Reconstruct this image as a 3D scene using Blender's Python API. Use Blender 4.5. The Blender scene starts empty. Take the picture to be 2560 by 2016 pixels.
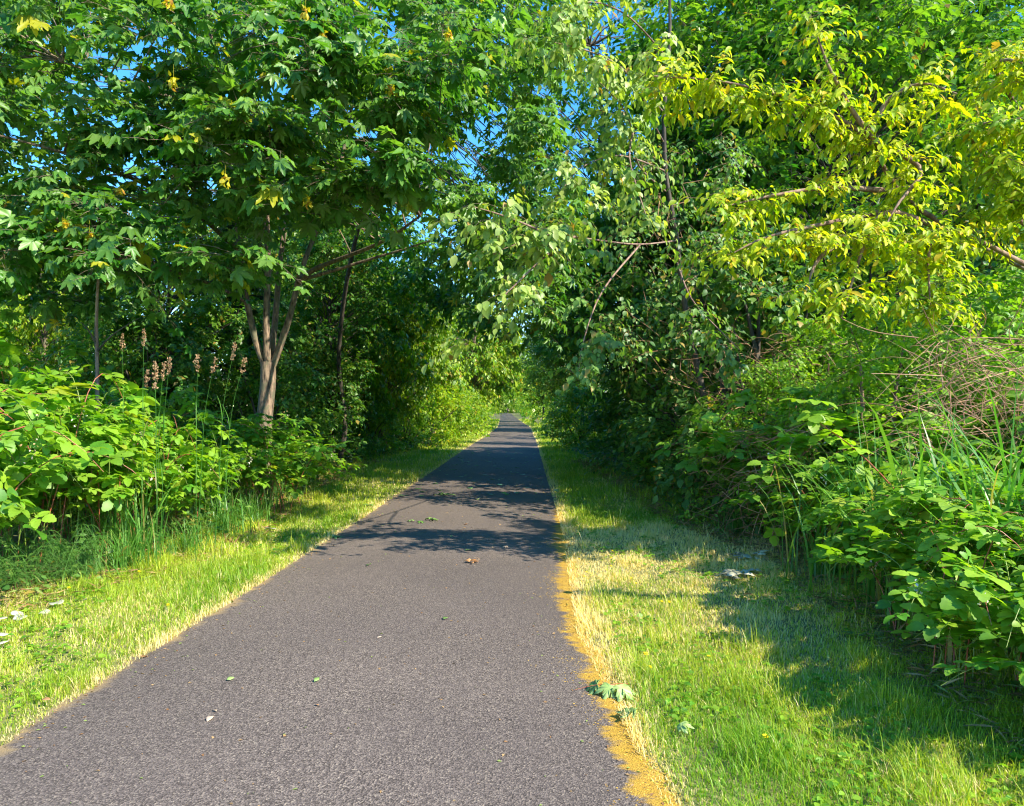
import bpy, math
import numpy as np
from math import radians as RAD, sin, cos, pi
sc = bpy.context.scene
col = sc.collection

# ---------------------------------------------------------------- camera, sky, sun, exposure
cam_d = bpy.data.cameras.new('camera'); cam = bpy.data.objects.new('camera', cam_d); col.objects.link(cam)
cam.location = (0, 0, 1.6); cam.rotation_euler = (RAD(90.77), 0, 0)
cam_d.lens = 26.0; cam_d.sensor_width = 36; cam_d.clip_start = .05; cam_d.clip_end = 3000
sc.camera = cam
SUN_EL, SUN_AZ = RAD(42), RAD(123)          # azimuth clockwise from +Y: from the right and a little behind
SD = np.array([sin(SUN_AZ)*cos(SUN_EL), cos(SUN_AZ)*cos(SUN_EL), sin(SUN_EL)])
w = bpy.data.worlds.new('World'); sc.world = w; w.use_nodes = True
nt = w.node_tree; bg = nt.nodes['Background']
sky = nt.nodes.new('ShaderNodeTexSky'); sky.sky_type = 'NISHITA'; sky.sun_disc = False
sky.sun_elevation = SUN_EL; sky.sun_rotation = SUN_AZ; sky.air_density = 1.0; sky.dust_density = 0; sky.ozone_density = 3
hs = nt.nodes.new('ShaderNodeHueSaturation'); hs.inputs['Saturation'].default_value = 1.35
nt.links.new(sky.outputs[0], hs.inputs['Color']); nt.links.new(hs.outputs[0], bg.inputs[0]); bg.inputs[1].default_value = .15
sd = bpy.data.lights.new('sun', 'SUN'); sun = bpy.data.objects.new('sun', sd); col.objects.link(sun)
sd.energy = 4.3; sd.angle = RAD(.53); sd.color = (1, .92, .76)
from mathutils import Vector
sun.rotation_euler = Vector(SD).to_track_quat('Z', 'Y').to_euler(); sun.location = (20, -10, 30)
vs = sc.view_settings; vs.view_transform = 'Standard'; vs.look = 'None'; vs.gamma = 1; vs.exposure = 1.5
sc.cycles.use_denoising = True
sc.cycles.pixel_filter_type = 'BLACKMAN_HARRIS'; sc.cycles.filter_width = 1.15
sc.cycles.max_bounces = 8; sc.cycles.diffuse_bounces = 5; sc.cycles.transmission_bounces = 5
sc.cycles.glossy_bounces = 2; sc.cycles.sample_clamp_indirect = 4; sc.cycles.caustics_reflective = False

R = np.random.default_rng(7)
U = lambda a, b, n=None: R.uniform(a, b, n)
def nrm(v): return v/np.maximum(np.linalg.norm(v, axis=-1, keepdims=True), 1e-9)
UP = np.array([0, 0, 1.])

# ---------------------------------------------------------------- tags and mesh buffer
def tag(o, label=None, cat=None, group=None, kind=None):
    if label: o['label'] = label
    if cat: o['category'] = cat
    if group: o['group'] = group
    if kind: o['kind'] = kind
    return o
def thing(name, label, cat, loc=(0, 0, 0), group=None):
    o = bpy.data.objects.new(name, None); col.objects.link(o); o.location = loc; o.empty_display_size = .2
    return tag(o, label, cat, group)
class MB:
    def __init__(s): s.V = []; s.F = []; s.T = []; s.n = 0
    def add(s, V, F, mat=0, tint=(.5, .5, .5), smooth=True):
        V = np.asarray(V, float).reshape(-1, 3); F = np.asarray(F, np.int64)
        if len(V) == 0: return
        T = np.empty((len(V), 3)); T[:] = tint
        s.V.append(V); s.T.append(T); s.F.append((F+s.n, mat, smooth)); s.n += len(V)
    def mesh(s, name, mats, off=(0, 0, 0)):
        V = np.concatenate(s.V)-np.asarray(off, float); T = np.concatenate(s.T)
        m = bpy.data.meshes.new(name); m.vertices.add(len(V)); m.vertices.foreach_set('co', V.astype(np.float32).ravel())
        idx = np.concatenate([f.ravel() for f, _, _ in s.F]); m.loops.add(len(idx)); m.loops.foreach_set('vertex_index', idx.astype(np.int32))
        sz = np.concatenate([np.full(len(f), f.shape[1]) for f, _, _ in s.F]); st = np.concatenate([[0], np.cumsum(sz)[:-1]])
        m.polygons.add(len(sz)); m.polygons.foreach_set('loop_start', st.astype(np.int32))
        m.polygons.foreach_set('material_index', np.concatenate([np.full(len(f), k) for f, k, _ in s.F]).astype(np.int32))
        m.polygons.foreach_set('use_smooth', np.concatenate([np.full(len(f), sm) for f, _, sm in s.F]))
        a = m.attributes.new('tint', 'FLOAT_COLOR', 'POINT')
        a.data.foreach_set('color', np.c_[T, np.ones(len(T))].astype(np.float32).ravel())
        for k in mats: m.materials.append(k)
        m.update(calc_edges=True); m.validate(); return m
    def build(s, name, mats, parent=None):
        off = tuple(parent.location) if parent else (0, 0, 0)
        o = bpy.data.objects.new(name, s.mesh(name, mats, off)); col.objects.link(o)
        if parent: o.parent = parent
        return o
def dup(root, loc, rz=0, s=1, label=None, group=None, sz=None):
    r = root.copy(); col.objects.link(r); r.location = loc; r.rotation_euler = (0, 0, rz); r.scale = (s, s, sz or s)
    if label: r['label'] = label
    if group: r['group'] = group
    for ch in list(root.children):
        c = ch.copy(); col.objects.link(c); c.parent = r
        for g in ch.children:
            d = g.copy(); col.objects.link(d); d.parent = c
    return r

# ---------------------------------------------------------------- materials
def newmat(name):
    m = bpy.data.materials.new(name); m.use_nodes = True; n = m.node_tree
    for x in list(n.nodes): n.nodes.remove(x)
    return m, n, n.nodes.new('ShaderNodeOutputMaterial')
def N(n, t, **k):
    x = n.nodes.new(t)
    for a, b in k.items():
        if a.startswith('i_'): x.inputs[a[2:].replace('_', ' ')].default_value = b
        else: setattr(x, a, b)
    return x
def mixc(n, fac, a, b, mode='MIX'):
    x = n.nodes.new('ShaderNodeMix'); x.data_type = 'RGBA'; x.blend_type = mode
    for sock, v in ((x.inputs[0], fac), (x.inputs[6], a), (x.inputs[7], b)):
        if isinstance(v, bpy.types.NodeSocket): n.links.new(v, sock)
        elif isinstance(v, (int, float)): sock.default_value = v
        else: sock.default_value = (*v, 1)
    return x.outputs[2]
def ramp(n, src, pts):
    r = n.nodes.new('ShaderNodeValToRGB'); n.links.new(src, r.inputs[0]); e = r.color_ramp.elements
    while len(e) < len(pts): e.new(.5)
    for q, (p, c) in zip(e, pts): q.position = p; q.color = (*c, 1) if not isinstance(c, (int, float)) else (c, c, c, 1)
    return r.outputs[0]
def noise(n, scale, detail=4, rough=.6, vec=None, dim='3D'):
    x = N(n, 'ShaderNodeTexNoise'); x.inputs['Scale'].default_value = scale; x.inputs['Detail'].default_value = detail; x.inputs['Roughness'].default_value = rough
    if vec is None:
        g = N(n, 'ShaderNodeNewGeometry'); vec = g.outputs['Position']
    n.links.new(vec, x.inputs['Vector']); return x.outputs['Fac']
def leaf_mat(name, dark, light, odd=(.32, .2, .04), tr=.4, rough=.42, trc=None, spec=.5, oddp=.04):
    """tint.r mixes dark/light, tint.g scales brightness, tint.b near 1 = an off-coloured leaf"""
    m, n, out = newmat(name)
    at = N(n, 'ShaderNodeAttribute', attribute_name='tint'); sp = N(n, 'ShaderNodeSeparateColor'); n.links.new(at.outputs['Color'], sp.inputs[0])
    c = mixc(n, sp.outputs[0], dark, light)
    mr = N(n, 'ShaderNodeMapRange'); n.links.new(sp.outputs[1], mr.inputs[0]); mr.inputs[3].default_value = .65; mr.inputs[4].default_value = 1.35
    hv = N(n, 'ShaderNodeHueSaturation'); n.links.new(c, hv.inputs['Color']); n.links.new(mr.outputs[0], hv.inputs['Value'])
    gt = N(n, 'ShaderNodeMath', operation='GREATER_THAN'); n.links.new(sp.outputs[2], gt.inputs[0]); gt.inputs[1].default_value = 1-oddp
    c = mixc(n, gt.outputs[0], hv.outputs[0], odd)
    nz = noise(n, 45, 2, .5); c = mixc(n, .35, c, ramp(n, nz, [(.3, .35), (.7, .65)]), 'OVERLAY')
    p = N(n, 'ShaderNodeBsdfPrincipled'); n.links.new(c, p.inputs['Base Color']); p.inputs['Roughness'].default_value = rough
    p.inputs['Specular IOR Level'].default_value = spec
    t = N(n, 'ShaderNodeBsdfTranslucent'); tc = mixc(n, 1, c, trc or (1.7, 1.75, .5), 'MULTIPLY'); n.links.new(tc, t.inputs[0])
    mx = N(n, 'ShaderNodeMixShader'); mx.inputs[0].default_value = tr
    n.links.new(p.outputs[0], mx.inputs[1]); n.links.new(t.outputs[0], mx.inputs[2]); n.links.new(mx.outputs[0], out.inputs[0]); return m
def bark_mat(name, a, b, scale=14, lichen=None):
    m, n, out = newmat(name); tc = N(n, 'ShaderNodeTexCoord'); mp = N(n, 'ShaderNodeMapping'); mp.inputs['Scale'].default_value = (1, 1, .22)
    n.links.new(tc.outputs['Object'], mp.inputs[0])
    f = noise(n, scale, 6, .65, mp.outputs[0]); c = ramp(n, f, [(.38, a), (.62, b)])
    if lichen: c = mixc(n, ramp(n, noise(n, 6, 3, .6), [(.5, 0), (.62, 1)]), c, lichen)
    p = N(n, 'ShaderNodeBsdfPrincipled'); n.links.new(c, p.inputs['Base Color']); p.inputs['Roughness'].default_value = .85
    bp = N(n, 'ShaderNodeBump'); bp.inputs['Strength'].default_value = .6; bp.inputs['Distance'].default_value = .02; n.links.new(f, bp.inputs['Height']); n.links.new(bp.outputs[0], p.inputs['Normal'])
    n.links.new(p.outputs[0], out.inputs[0]); return m
def plain(name, c, rough=.7, var=.3, scale=8):
    m, n, out = newmat(name); f = noise(n, scale, 4, .6)
    cc = mixc(n, f, tuple(x*(1-var) for x in c), tuple(min(1, x*(1+var)) for x in c))
    p = N(n, 'ShaderNodeBsdfPrincipled'); n.links.new(cc, p.inputs['Base Color']); p.inputs['Roughness'].default_value = rough
    n.links.new(p.outputs[0], out.inputs[0]); return m

M = dict(
 maple=leaf_mat('maple_leaf', (.04, .15, .015), (.16, .3, .055), odd=(.34, .34, .02), tr=.42, rough=.42, spec=.5, oddp=.03),
 plum=leaf_mat('plum_leaf', (.1, .21, .02), (.36, .44, .1), tr=.4, rough=.45, oddp=.02),
 cherry=leaf_mat('cherry_leaf', (.15, .29, .008), (.46, .49, .015), odd=(.5, .36, .02), tr=.45, rough=.5, oddp=.07, spec=.35),
 mid=leaf_mat('broad_leaf', (.03, .14, .015), (.17, .31, .03), tr=.44, oddp=.02),
 dark=leaf_mat('dark_leaf', (.02, .1, .02), (.08, .2, .035), tr=.4, oddp=.01),
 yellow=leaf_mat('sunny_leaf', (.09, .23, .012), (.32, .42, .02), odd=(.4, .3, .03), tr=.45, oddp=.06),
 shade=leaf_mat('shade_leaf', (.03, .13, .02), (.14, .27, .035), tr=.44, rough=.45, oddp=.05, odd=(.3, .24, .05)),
 needle=leaf_mat('needle', (.012, .055, .018), (.03, .1, .026), tr=.12, oddp=0),
 vine=leaf_mat('vine_leaf', (.04, .13, .025), (.18, .31, .06), tr=.42, rough=.45, oddp=.07, odd=(.34, .26, .06)),
 bramble=leaf_mat('bramble_leaf', (.08, .24, .015), (.27, .43, .03), odd=(.3, .36, .03), tr=.42, rough=.48, oddp=.02),
 grass=leaf_mat('grass_blade', (.13, .28, .012), (.46, .5, .04), odd=(.76, .62, .31), tr=.4, rough=.5, oddp=.5, spec=.4),
 reed=leaf_mat('reed_blade', (.06, .2, .03), (.15, .32, .05), odd=(.32, .28, .09), tr=.4, rough=.4, oddp=.05),
 horse=leaf_mat('horsetail', (.05, .16, .02), (.13, .3, .04), tr=.2, oddp=0),
 litter=leaf_mat('litter', (.22, .11, .04), (.38, .25, .11), tr=.15, rough=.7, oddp=.25, odd=(.2, .26, .06)),
 bark=bark_mat('bark', (.035, .024, .017), (.3, .21, .14), 22, (.13, .12, .07)),
 barkred=bark_mat('cherry_bark', (.12, .06, .045), (.3, .2, .14), 12),
 barkdark=bark_mat('dark_bark', (.03, .024, .018), (.1, .08, .06), 14),
 barkpale=bark_mat('pale_bark', (.22, .18, .13), (.5, .42, .32), 10),
 cane=leaf_mat('dead_cane', (.24, .11, .055), (.46, .27, .15), tr=0, rough=.7, oddp=0),
 stem=leaf_mat('green_stem', (.12, .2, .03), (.24, .3, .05), odd=(.35, .1, .05), tr=.05, oddp=.3),
 seed=leaf_mat('seed_head', (.22, .115, .055), (.4, .26, .14), tr=.2, rough=.8, oddp=0),
 samara=leaf_mat('samara', (.4, .36, .015), (.6, .5, .03), tr=.4, oddp=.15, odd=(.5, .25, .05)),
 blossom=leaf_mat('blossom', (.55, .4, .3), (.8, .74, .68), odd=(.4, .26, .12), tr=.2, oddp=.4),
 petal=leaf_mat('yellow_petal', (.75, .6, .01), (.85, .7, .02), tr=.2, oddp=0),
 pale=leaf_mat('pale_leaf', (.3, .31, .22), (.62, .6, .5), tr=.1, oddp=0),
)

# ---------------------------------------------------------------- ground and path
_y = [-50, 0, 3, 5.3, 7, 10.9, 20, 33, 44, 70, 120, 180, 215, 300, 700]
_xl = [-2.45, -2.45, -2.5, -2.42, -2.38, -2.3, -2.2, -2.1, -1.9, -1.4, -2.0, -2.9, -3.0, -9, -60]
_xr = [1.0, .95, .68, .53, .6, .76, .95, 1.25, 1.45, 1.8, 1.1, .2, -.1, -5.5, -56]
XL = lambda y: np.interp(y, _y, _xl); XR = lambda y: np.interp(y, _y, _xr)
PZ = lambda y: np.interp(y, [-50, 30, 50, 70, 120, 215, 260, 700], [0, 0, .03, .22, .5, 1.37, 1.6, 2.2])
FL = lambda y: np.interp(y, [-50, 0, 5, 7, 9, 14, 20, 33, 45, 70, 120], [-5.4, -5.0, -4.7, -3.75, -3.45, -4.05, -4.7, -3.8, -2.9, -2.3, -2.9])+XL(y)*0
FR = lambda y: np.interp(y, [-50, 0, 3, 5, 7.7, 11, 20, 28, 45, 70, 120], [3.2, 2.9, 2.6, 2.75, 3.0, 2.6, 2.5, 2.1, 2.6, 2.7, 2.1])
def wav(x, y): return .5*np.sin(1.3*x+.7*y)+.3*np.sin(2.9*x-1.7*y+1)+.2*np.sin(5.1*y+3.3*x)
def GZ(x, y):
    off = np.clip(np.maximum(XL(y)-x, x-XR(y)), 0, 3)
    return PZ(y)+.03*wav(x, y)*np.minimum(off, 1)+.02*off
def nonuni(lo, hi, c, step, g=1.12):
    p = [c]; s = step
    while p[-1] < hi: p.append(p[-1]+s); s *= g
    q = [c]; s = step
    while q[-1] > lo: q.append(q[-1]-s); s *= g
    return np.array(q[:0:-1]+p)
def grid(X, Y, Z):
    ny, nx = X.shape; V = np.stack([X, Y, Z], -1).reshape(-1, 3); i = np.arange(ny-1)[:, None]*nx+np.arange(nx-1)
    F = np.stack([i, i+1, i+nx+1, i+nx], -1).reshape(-1, 4); return V, F
gx = np.unique(np.r_[nonuni(-700, 700, 0, 2, 1.25), np.arange(-8, 8, .25)]); gy = np.unique(np.r_[nonuni(-120, 1200, 0, 3, 1.2), np.arange(0, 40, .3), np.arange(40, 300, 4)])
GX, GY = np.meshgrid(gx, gy)
g = MB(); GZZ = GZ(GX, GY)
inside = (GX > XL(GY)+.05) & (GX < XR(GY)-.05)
g.add(*grid(GX, GY, np.where(inside, GZZ-.02, GZZ)))
m, n, out = newmat('forest_ground')
f = noise(n, .9, 5, .6); f2 = noise(n, 22, 5, .7)
c = mixc(n, ramp(n, f, [(.4, 0), (.62, 1)]), (.06, .10, .02), (.17, .13, .06))
c = mixc(n, ramp(n, f2, [(.35, 0), (.65, 1)]), c, (.24, .22, .07))
p = N(n, 'ShaderNodeBsdfPrincipled', i_Roughness=.95); n.links.new(c, p.inputs['Base Color'])
bp = N(n, 'ShaderNodeBump', i_Strength=.8, i_Distance=.03); n.links.new(f2, bp.inputs['Height']); n.links.new(bp.outputs[0], p.inputs['Normal']); n.links.new(p.outputs[0], out.inputs[0])
tag(g.build('ground', [m]), kind='structure')

py = np.unique(np.r_[np.arange(-20, 0, 1), np.arange(0, 25, .04), np.arange(25, 80, .3), np.arange(80, 420, 3)])
def rag(y, k): return (.018*np.sin(7.3*y+k)+.012*np.sin(19*y+2*k)+.01*np.sin(43*y+k*3)+.02*np.sin(2.1*y+k))
tt = np.linspace(0, 1, 9)
L_ = XL(py)+rag(py, 1); R_ = XR(py)+rag(py, 4)
PX = L_[:, None]+(R_-L_)[:, None]*tt; PY = np.repeat(py[:, None], 9, 1)
crown_h = .03*(1-(2*tt-1)**2)
pz = PZ(PY)+crown_h+.006; g = MB()
tn = np.zeros((len(py), 9, 3)); tn[..., 0] = np.minimum(PX-L_[:, None], 1); tn[..., 1] = np.minimum(R_[:, None]-PX, 1); tn[..., 2] = .5
V, F = grid(PX, PY, pz); g.add(V, F, 0, tn.reshape(-1, 3))
m, n, out = newmat('asphalt')
at = N(n, 'ShaderNodeAttribute', attribute_name='tint'); sp = N(n, 'ShaderNodeSeparateColor'); n.links.new(at.outputs['Color'], sp.inputs[0])
vo = N(n, 'ShaderNodeTexVoronoi', i_Scale=135); ge = N(n, 'ShaderNodeNewGeometry'); n.links.new(ge.outputs['Position'], vo.inputs['Vector'])
vo2 = N(n, 'ShaderNodeTexVoronoi', i_Scale=95); n.links.new(ge.outputs['Position'], vo2.inputs['Vector'])
cell = N(n, 'ShaderNodeSeparateColor'); n.links.new(vo.outputs['Color'], cell.inputs[0]); cell2 = N(n, 'ShaderNodeSeparateColor'); n.links.new(vo2.outputs['Color'], cell2.inputs[0])
c = ramp(n, cell.outputs[0], [(.0, (.034, .026, .02)), (.5, (.118, .094, .08)), (.9, (.215, .172, .142)), (1, (.34, .28, .21))])
c = mixc(n, ramp(n, cell2.outputs[1], [(.955, 0), (.975, .6)]), c, (.24, .19, .15))
c = mixc(n, ramp(n, noise(n, 1.1, 6, .65), [(.3, .0), (.75, .45)]), c, (.14, .112, .096))
c = mixc(n, ramp(n, noise(n, .25, 3, .5), [(.38, 0), (.62, .45)]), c, (.06, .05, .047))
# moss and rust coloured stain along the right edge, fading at its own ragged outline
mp = N(n, 'ShaderNodeMapping'); mp.inputs['Scale'].default_value = (3.5, 9, 1); n.links.new(ge.outputs['Position'], mp.inputs[0])
def edge(sock, width, sc_):
    a = noise(n, sc_, 7, .72, mp.outputs[0])
    s = N(n, 'ShaderNodeMath', operation='MULTIPLY_ADD'); n.links.new(sock, s.inputs[0]); s.inputs[1].default_value = -1/width; n.links.new(a, s.inputs[2])
    return s.outputs[0]
spy = N(n, 'ShaderNodeSeparateXYZ'); n.links.new(ge.outputs['Position'], spy.inputs[0])
near = N(n, 'ShaderNodeMapRange'); n.links.new(spy.outputs[1], near.inputs[0]); near.inputs[1].default_value = 11; near.inputs[2].default_value = 14; near.inputs[3].default_value = 0; near.inputs[4].default_value = -.5
e1 = N(n, 'ShaderNodeMath', operation='ADD'); n.links.new(edge(sp.outputs[1], .42, 1.0), e1.inputs[0]); n.links.new(near.outputs[0], e1.inputs[1])
c = mixc(n, ramp(n, e1.outputs[0], [(.1, 0), (.24, .9), (.5, 1)]), c, mixc(n, noise(n, 60, 4, .7), (.27, .14, .018), (.5, .32, .035)))
c = mixc(n, ramp(n, edge(sp.outputs[0], .45, .8), [(.3, 0), (.5, .8)]), c, (.3, .21, .1))
p = N(n, 'ShaderNodeBsdfPrincipled', i_Roughness=.75); n.links.new(c, p.inputs['Base Color']); p.inputs['Specular IOR Level'].default_value = .2
bp = N(n, 'ShaderNodeBump', i_Strength=.9, i_Distance=.004); n.links.new(vo.outputs['Distance'], bp.inputs['Height']); n.links.new(bp.outputs[0], p.inputs['Normal']); n.links.new(p.outputs[0], out.inputs[0])
tag(g.build('path', [m]), kind='structure')

# ---------------------------------------------------------------- shape generators
def tubes(P, Rd, k=5):
    P = np.asarray(P, float); Rd = np.asarray(Rd, float)
    if P.ndim == 2: P = P[None]; Rd = Rd[None]
    T, S, _ = P.shape; tg = np.gradient(P, axis=1); tg = nrm(tg)
    ref = np.where(np.abs(tg[:, :1, 2:]) > .9, np.array([1., 0, 0]), UP); ref = np.broadcast_to(ref, tg.shape)
    a = nrm(np.cross(tg, ref)); b = np.cross(tg, a); th = np.arange(k)*2*pi/k
    V = P[:, :, None]+Rd[:, :, None, None]*(np.cos(th)[:, None]*a[:, :, None]+np.sin(th)[:, None]*b[:, :, None])
    base = (np.arange(T)*S*k)[:, None, None]+(np.arange(S-1)*k)[None, :, None]; i = np.arange(k); j = (i+1) % k
    F = np.stack([base+i, base+j, base+k+j, base+k+i], -1).reshape(-1, 4); return V.reshape(-1, 3), F
def strip_leaf(ws, fold=.18, curl=.25, ts=None):
    """leaf along +x with a raised pair of halves either side of the midrib"""
    S = len(ws); ts = np.linspace(0, 1, S) if ts is None else np.array(ts); ws = np.array(ws)
    mid = np.c_[ts, 0*ts, -curl*ts**2]; l = np.c_[ts, ws, -curl*ts**2+fold*ws]; r = l*[1, -1, 1]
    V = np.r_[mid, l, r]; F = []
    for i in range(S-1):
        F += [[i, i+1, S+i+1], [i, S+i+1, S+i], [i, 2*S+i+1, i+1], [i, 2*S+i, 2*S+i+1]]
    return V, np.array(F)
def maple_leaf(hi=True):
    lob = [(0, 1.0), (48, .93), (-48, .93), (100, .66), (-100, .66)]
    pts = []
    for a, r in sorted(lob, key=lambda q: q[0]):
        if hi: pts += [(a-24, .48*r), (a-18, .72*r), (a-13, .68*r), (a-8, .86*r), (a, r), (a+8, .86*r), (a+13, .68*r), (a+18, .72*r)]
        else: pts += [(a-22, .42*r), (a-10, .72*r), (a, r), (a+10, .72*r)]
    pts += [(124, .3), (180, .06), (-124, .3)] if hi else [(128, .25), (-128, .25)]
    pts = sorted(set(pts)); A = np.radians([p[0] for p in pts]); r = np.array([p[1] for p in pts])
    V = np.c_[.12+r*np.cos(A)*.62, r*np.sin(A)*.62, -.28*r*r+.10*(r < .5)]; V = np.r_[[[.12, 0, 0]], V]; k = len(pts)
    F = np.array([[0, 1+i, 1+(i+1) % k] for i in range(k)]); return V, F
T_MAPLE = maple_leaf(); T_MAPLE_LO = maple_leaf(False)
T_CHERRY = strip_leaf([.02, .17, .22, .17, .02], .35, .3)
T_OVAL = strip_leaf([.03, .27, .33, .22, .01], .25, .2)
T_LOW = (np.array([[0, 0, 0], [.45, .27, .06], [1, 0, -.15], [.45, -.27, .06]]), np.array([[0, 2, 1], [0, 3, 2]]))
T_LOW2 = strip_leaf([.03, .3, .02], .25, .2)
T_NEED = (np.array([[0, .01, 0], [1, 0, -.12], [0, -.01, 0], [.5, .055, -.02], [.5, -.055, -.02]]), np.array([[0, 3, 1], [0, 1, 4], [0, 4, 2]]))
def leaflet():
    ws = [.03, .26, .30, .40, .37, .41, .33, .34, .22, .2, .0]; return strip_leaf(ws, .16, .22)
T_LEAFLET = leaflet()
def trifol(n5=False):
    V0, F0 = T_LEAFLET; Vs, Fs = [], []; k = 0
    for a, s, o in ([(0, 1, .38), (68, .85, .12), (-68, .85, .12)]+([(115, .6, .05), (-115, .6, .05)] if n5 else [])):
        a = RAD(a); v = V0*s*.62; x = v[:, 0]*cos(a)-v[:, 1]*sin(a)+o*cos(a)*.6; y = v[:, 0]*sin(a)+v[:, 1]*cos(a)+o*sin(a)*.6
        Vs.append(np.c_[x, y, v[:, 2]]); Fs.append(F0+k); k += len(V0)
    return np.concatenate(Vs), np.concatenate(Fs)
T_TRI = trifol(); T_TRI5 = trifol(True)
def tints(n, mid=.5, sp=.35):
    return np.clip(np.c_[R.normal(mid, sp, n), U(.2, .8, n), U(0, 1, n)], 0, 1)
def place(mb, T, pos, axis, normal, size, mat=0, tint=None, wv=.15, zv=.5):
    V0, F0 = T; n_ = len(pos)
    if n_ == 0: return
    X = nrm(axis); Z = normal-(normal*X).sum(-1, keepdims=True)*X; Z = nrm(Z); Y = np.cross(Z, X)
    s = np.asarray(size, float)*np.ones(n_); wf = 1+U(-wv, wv, n_); zf = 1+U(-zv, zv, n_)
    V = pos[:, None]+s[:, None, None]*(V0[None, :, :1]*X[:, None]+V0[None, :, 1:2]*wf[:, None, None]*Y[:, None]+V0[None, :, 2:]*zf[:, None, None]*Z[:, None])
    F = (np.arange(n_)[:, None, None]*len(V0)+F0).reshape(-1, F0.shape[1])
    t = tints(n_) if tint is None else tint
    mb.add(V, F, mat, np.repeat(t, len(V0), 0))
def sprays(C, Rr, ntw, nl, droop=.3, flat=.5, lmin=.5, start=.45, segs=4):
    C = np.repeat(np.asarray(C, float), ntw, 0); Rr = np.repeat(np.asarray(Rr, float)*np.ones(len(C)//ntw), ntw); n_ = len(C)
    d = nrm(R.normal(size=(n_, 3)))*[1, 1, flat]; d = nrm(d); s = C+nrm(R.normal(size=(n_, 3)))*(Rr*U(0, start, n_))[:, None]*[1, 1, .7]
    L = Rr*U(lmin, 1, n_); t = np.linspace(0, 1, segs)
    P = s[:, None]+d[:, None]*(L[:, None]*t)[..., None]-UP*(droop*L[:, None]*t**2)[..., None]
    tl = np.clip(np.linspace(.15, 1, nl)[None]+U(-.05, .05, (n_, nl)), 0, 1)
    pos = s[:, None]+d[:, None]*(L[:, None]*tl)[..., None]-UP*(droop*L[:, None]*tl**2)[..., None]
    tan = nrm(d[:, None]-UP*(2*droop*tl)[..., None]); side = nrm(np.cross(tan, UP)+1e-6)*np.where(np.arange(nl) % 2, 1, -1)[None, :, None]
    return P, pos.reshape(-1, 3), tan.reshape(-1, 3), side.reshape(-1, 3), np.repeat(nrm(s-C+d*.5+1e-6), nl, 0)
def foliage(mb, C, Rr, ntw, nl, T, size, mats=(0, 1), droop=.3, flat=.5, hang=.3, fwd=.6, sidew=.9, sunb=.5, outw=.35, noise_=.35, tint=.5, pet=0, tsp=.3, twr=.004, jit=.04, start=.45):
    P, pos, tan, side, outd = sprays(C, Rr, ntw, nl, droop, flat, start=start)
    n_ = len(pos); ax = nrm(tan*fwd+side*sidew-UP*hang+R.normal(size=(n_, 3))*.25)
    nm = nrm(UP*.9+SD*sunb+outd*outw+R.normal(size=(n_, 3))*noise_)
    sz = size*np.exp(R.normal(0, .22, n_)); p2 = pos+ax*pet*sz[:, None]+R.normal(size=(n_, 3))*jit
    # each clump keeps a mood of its own: some leaves lighter, some darker
    k = ntw*nl; mood = np.repeat(R.normal(0, .18, len(C)), k); t = tints(n_, tint, tsp); t[:, 0] = np.clip(t[:, 0]+mood, 0, 1)
    place(mb, T, p2, ax, nm, sz, mats[0], t)
    if mats[1] is not None:
        V, F = tubes(P, np.linspace(1, .35, P.shape[1])*np.ones(P.shape[:2])*twr*np.mean(Rr)*1.3, 3); mb.add(V, F, mats[1], (.5, .5, .3))
    if pet:
        Q = np.stack([pos, (pos+p2)/2+UP*.01, p2+ax*.1*sz[:, None]], 1); V, F = tubes(Q, np.full(Q.shape[:2], .0022), 3); mb.add(V, F, mats[1] or 0, (.5, .5, .95))
def limb(mb, a, b, r0, r1, sag=.1, segs=7, mat=0, k=6, wob=.04):
    a = np.array(a, float); b = np.array(b, float); t = np.linspace(0, 1, segs)[:, None]; L = np.linalg.norm(b-a)
    P = a+(b-a)*t+UP*(sag*L*np.sin(t*pi)); P[1:-1] += R.normal(size=(segs-2, 3))*wob*L*.25
    V, F = tubes(P, r0+(r1-r0)*t[:, 0]**.8, k); mb.add(V, F, mat); return P
def trunk_poly(base, top, segs=9, wob=.03):
    base = np.array(base, float); top = np.array(top, float); t = np.linspace(0, 1, segs)[:, None]; P = base+(top-base)*t
    P[1:-1] += np.cumsum(R.normal(size=(segs-2, 3))*[1, 1, 0]*wob*np.linalg.norm(top-base)*.3, 0)*.5; return P
def add_trunk(mb, P, r0, r1, k=9, flare=1.5):
    t = np.linspace(0, 1, len(P)); r = r0+(r1-r0)*t; r[0] *= flare; V, F = tubes(P, r, k); mb.add(V, F)
    return P
def limbs_to(mb, P, C, r, back=.7):
    P = np.asarray(P); t = np.linspace(0, 1, len(P)); H = P[:, 2]
    for c in C:
        zt = np.clip(c[2]-back*np.hypot(*(c[:2]-np.interp(c[2], H, P[:, 0])*np.array([1, 0])-np.interp(c[2], H, P[:, 1])*np.array([0, 1]))), H[0]+.18*(H[-1]-H[0]), H[-1])
        a = np.array([np.interp(zt, H, P[:, i]) for i in range(3)]); L = np.linalg.norm(c-a)
        limb(mb, a, c, max(.008, r*.38*(1-.6*(zt-H[0])/(H[-1]-H[0]))*min(1, L/3)), .006, .08, 6, 0, 5)

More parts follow.
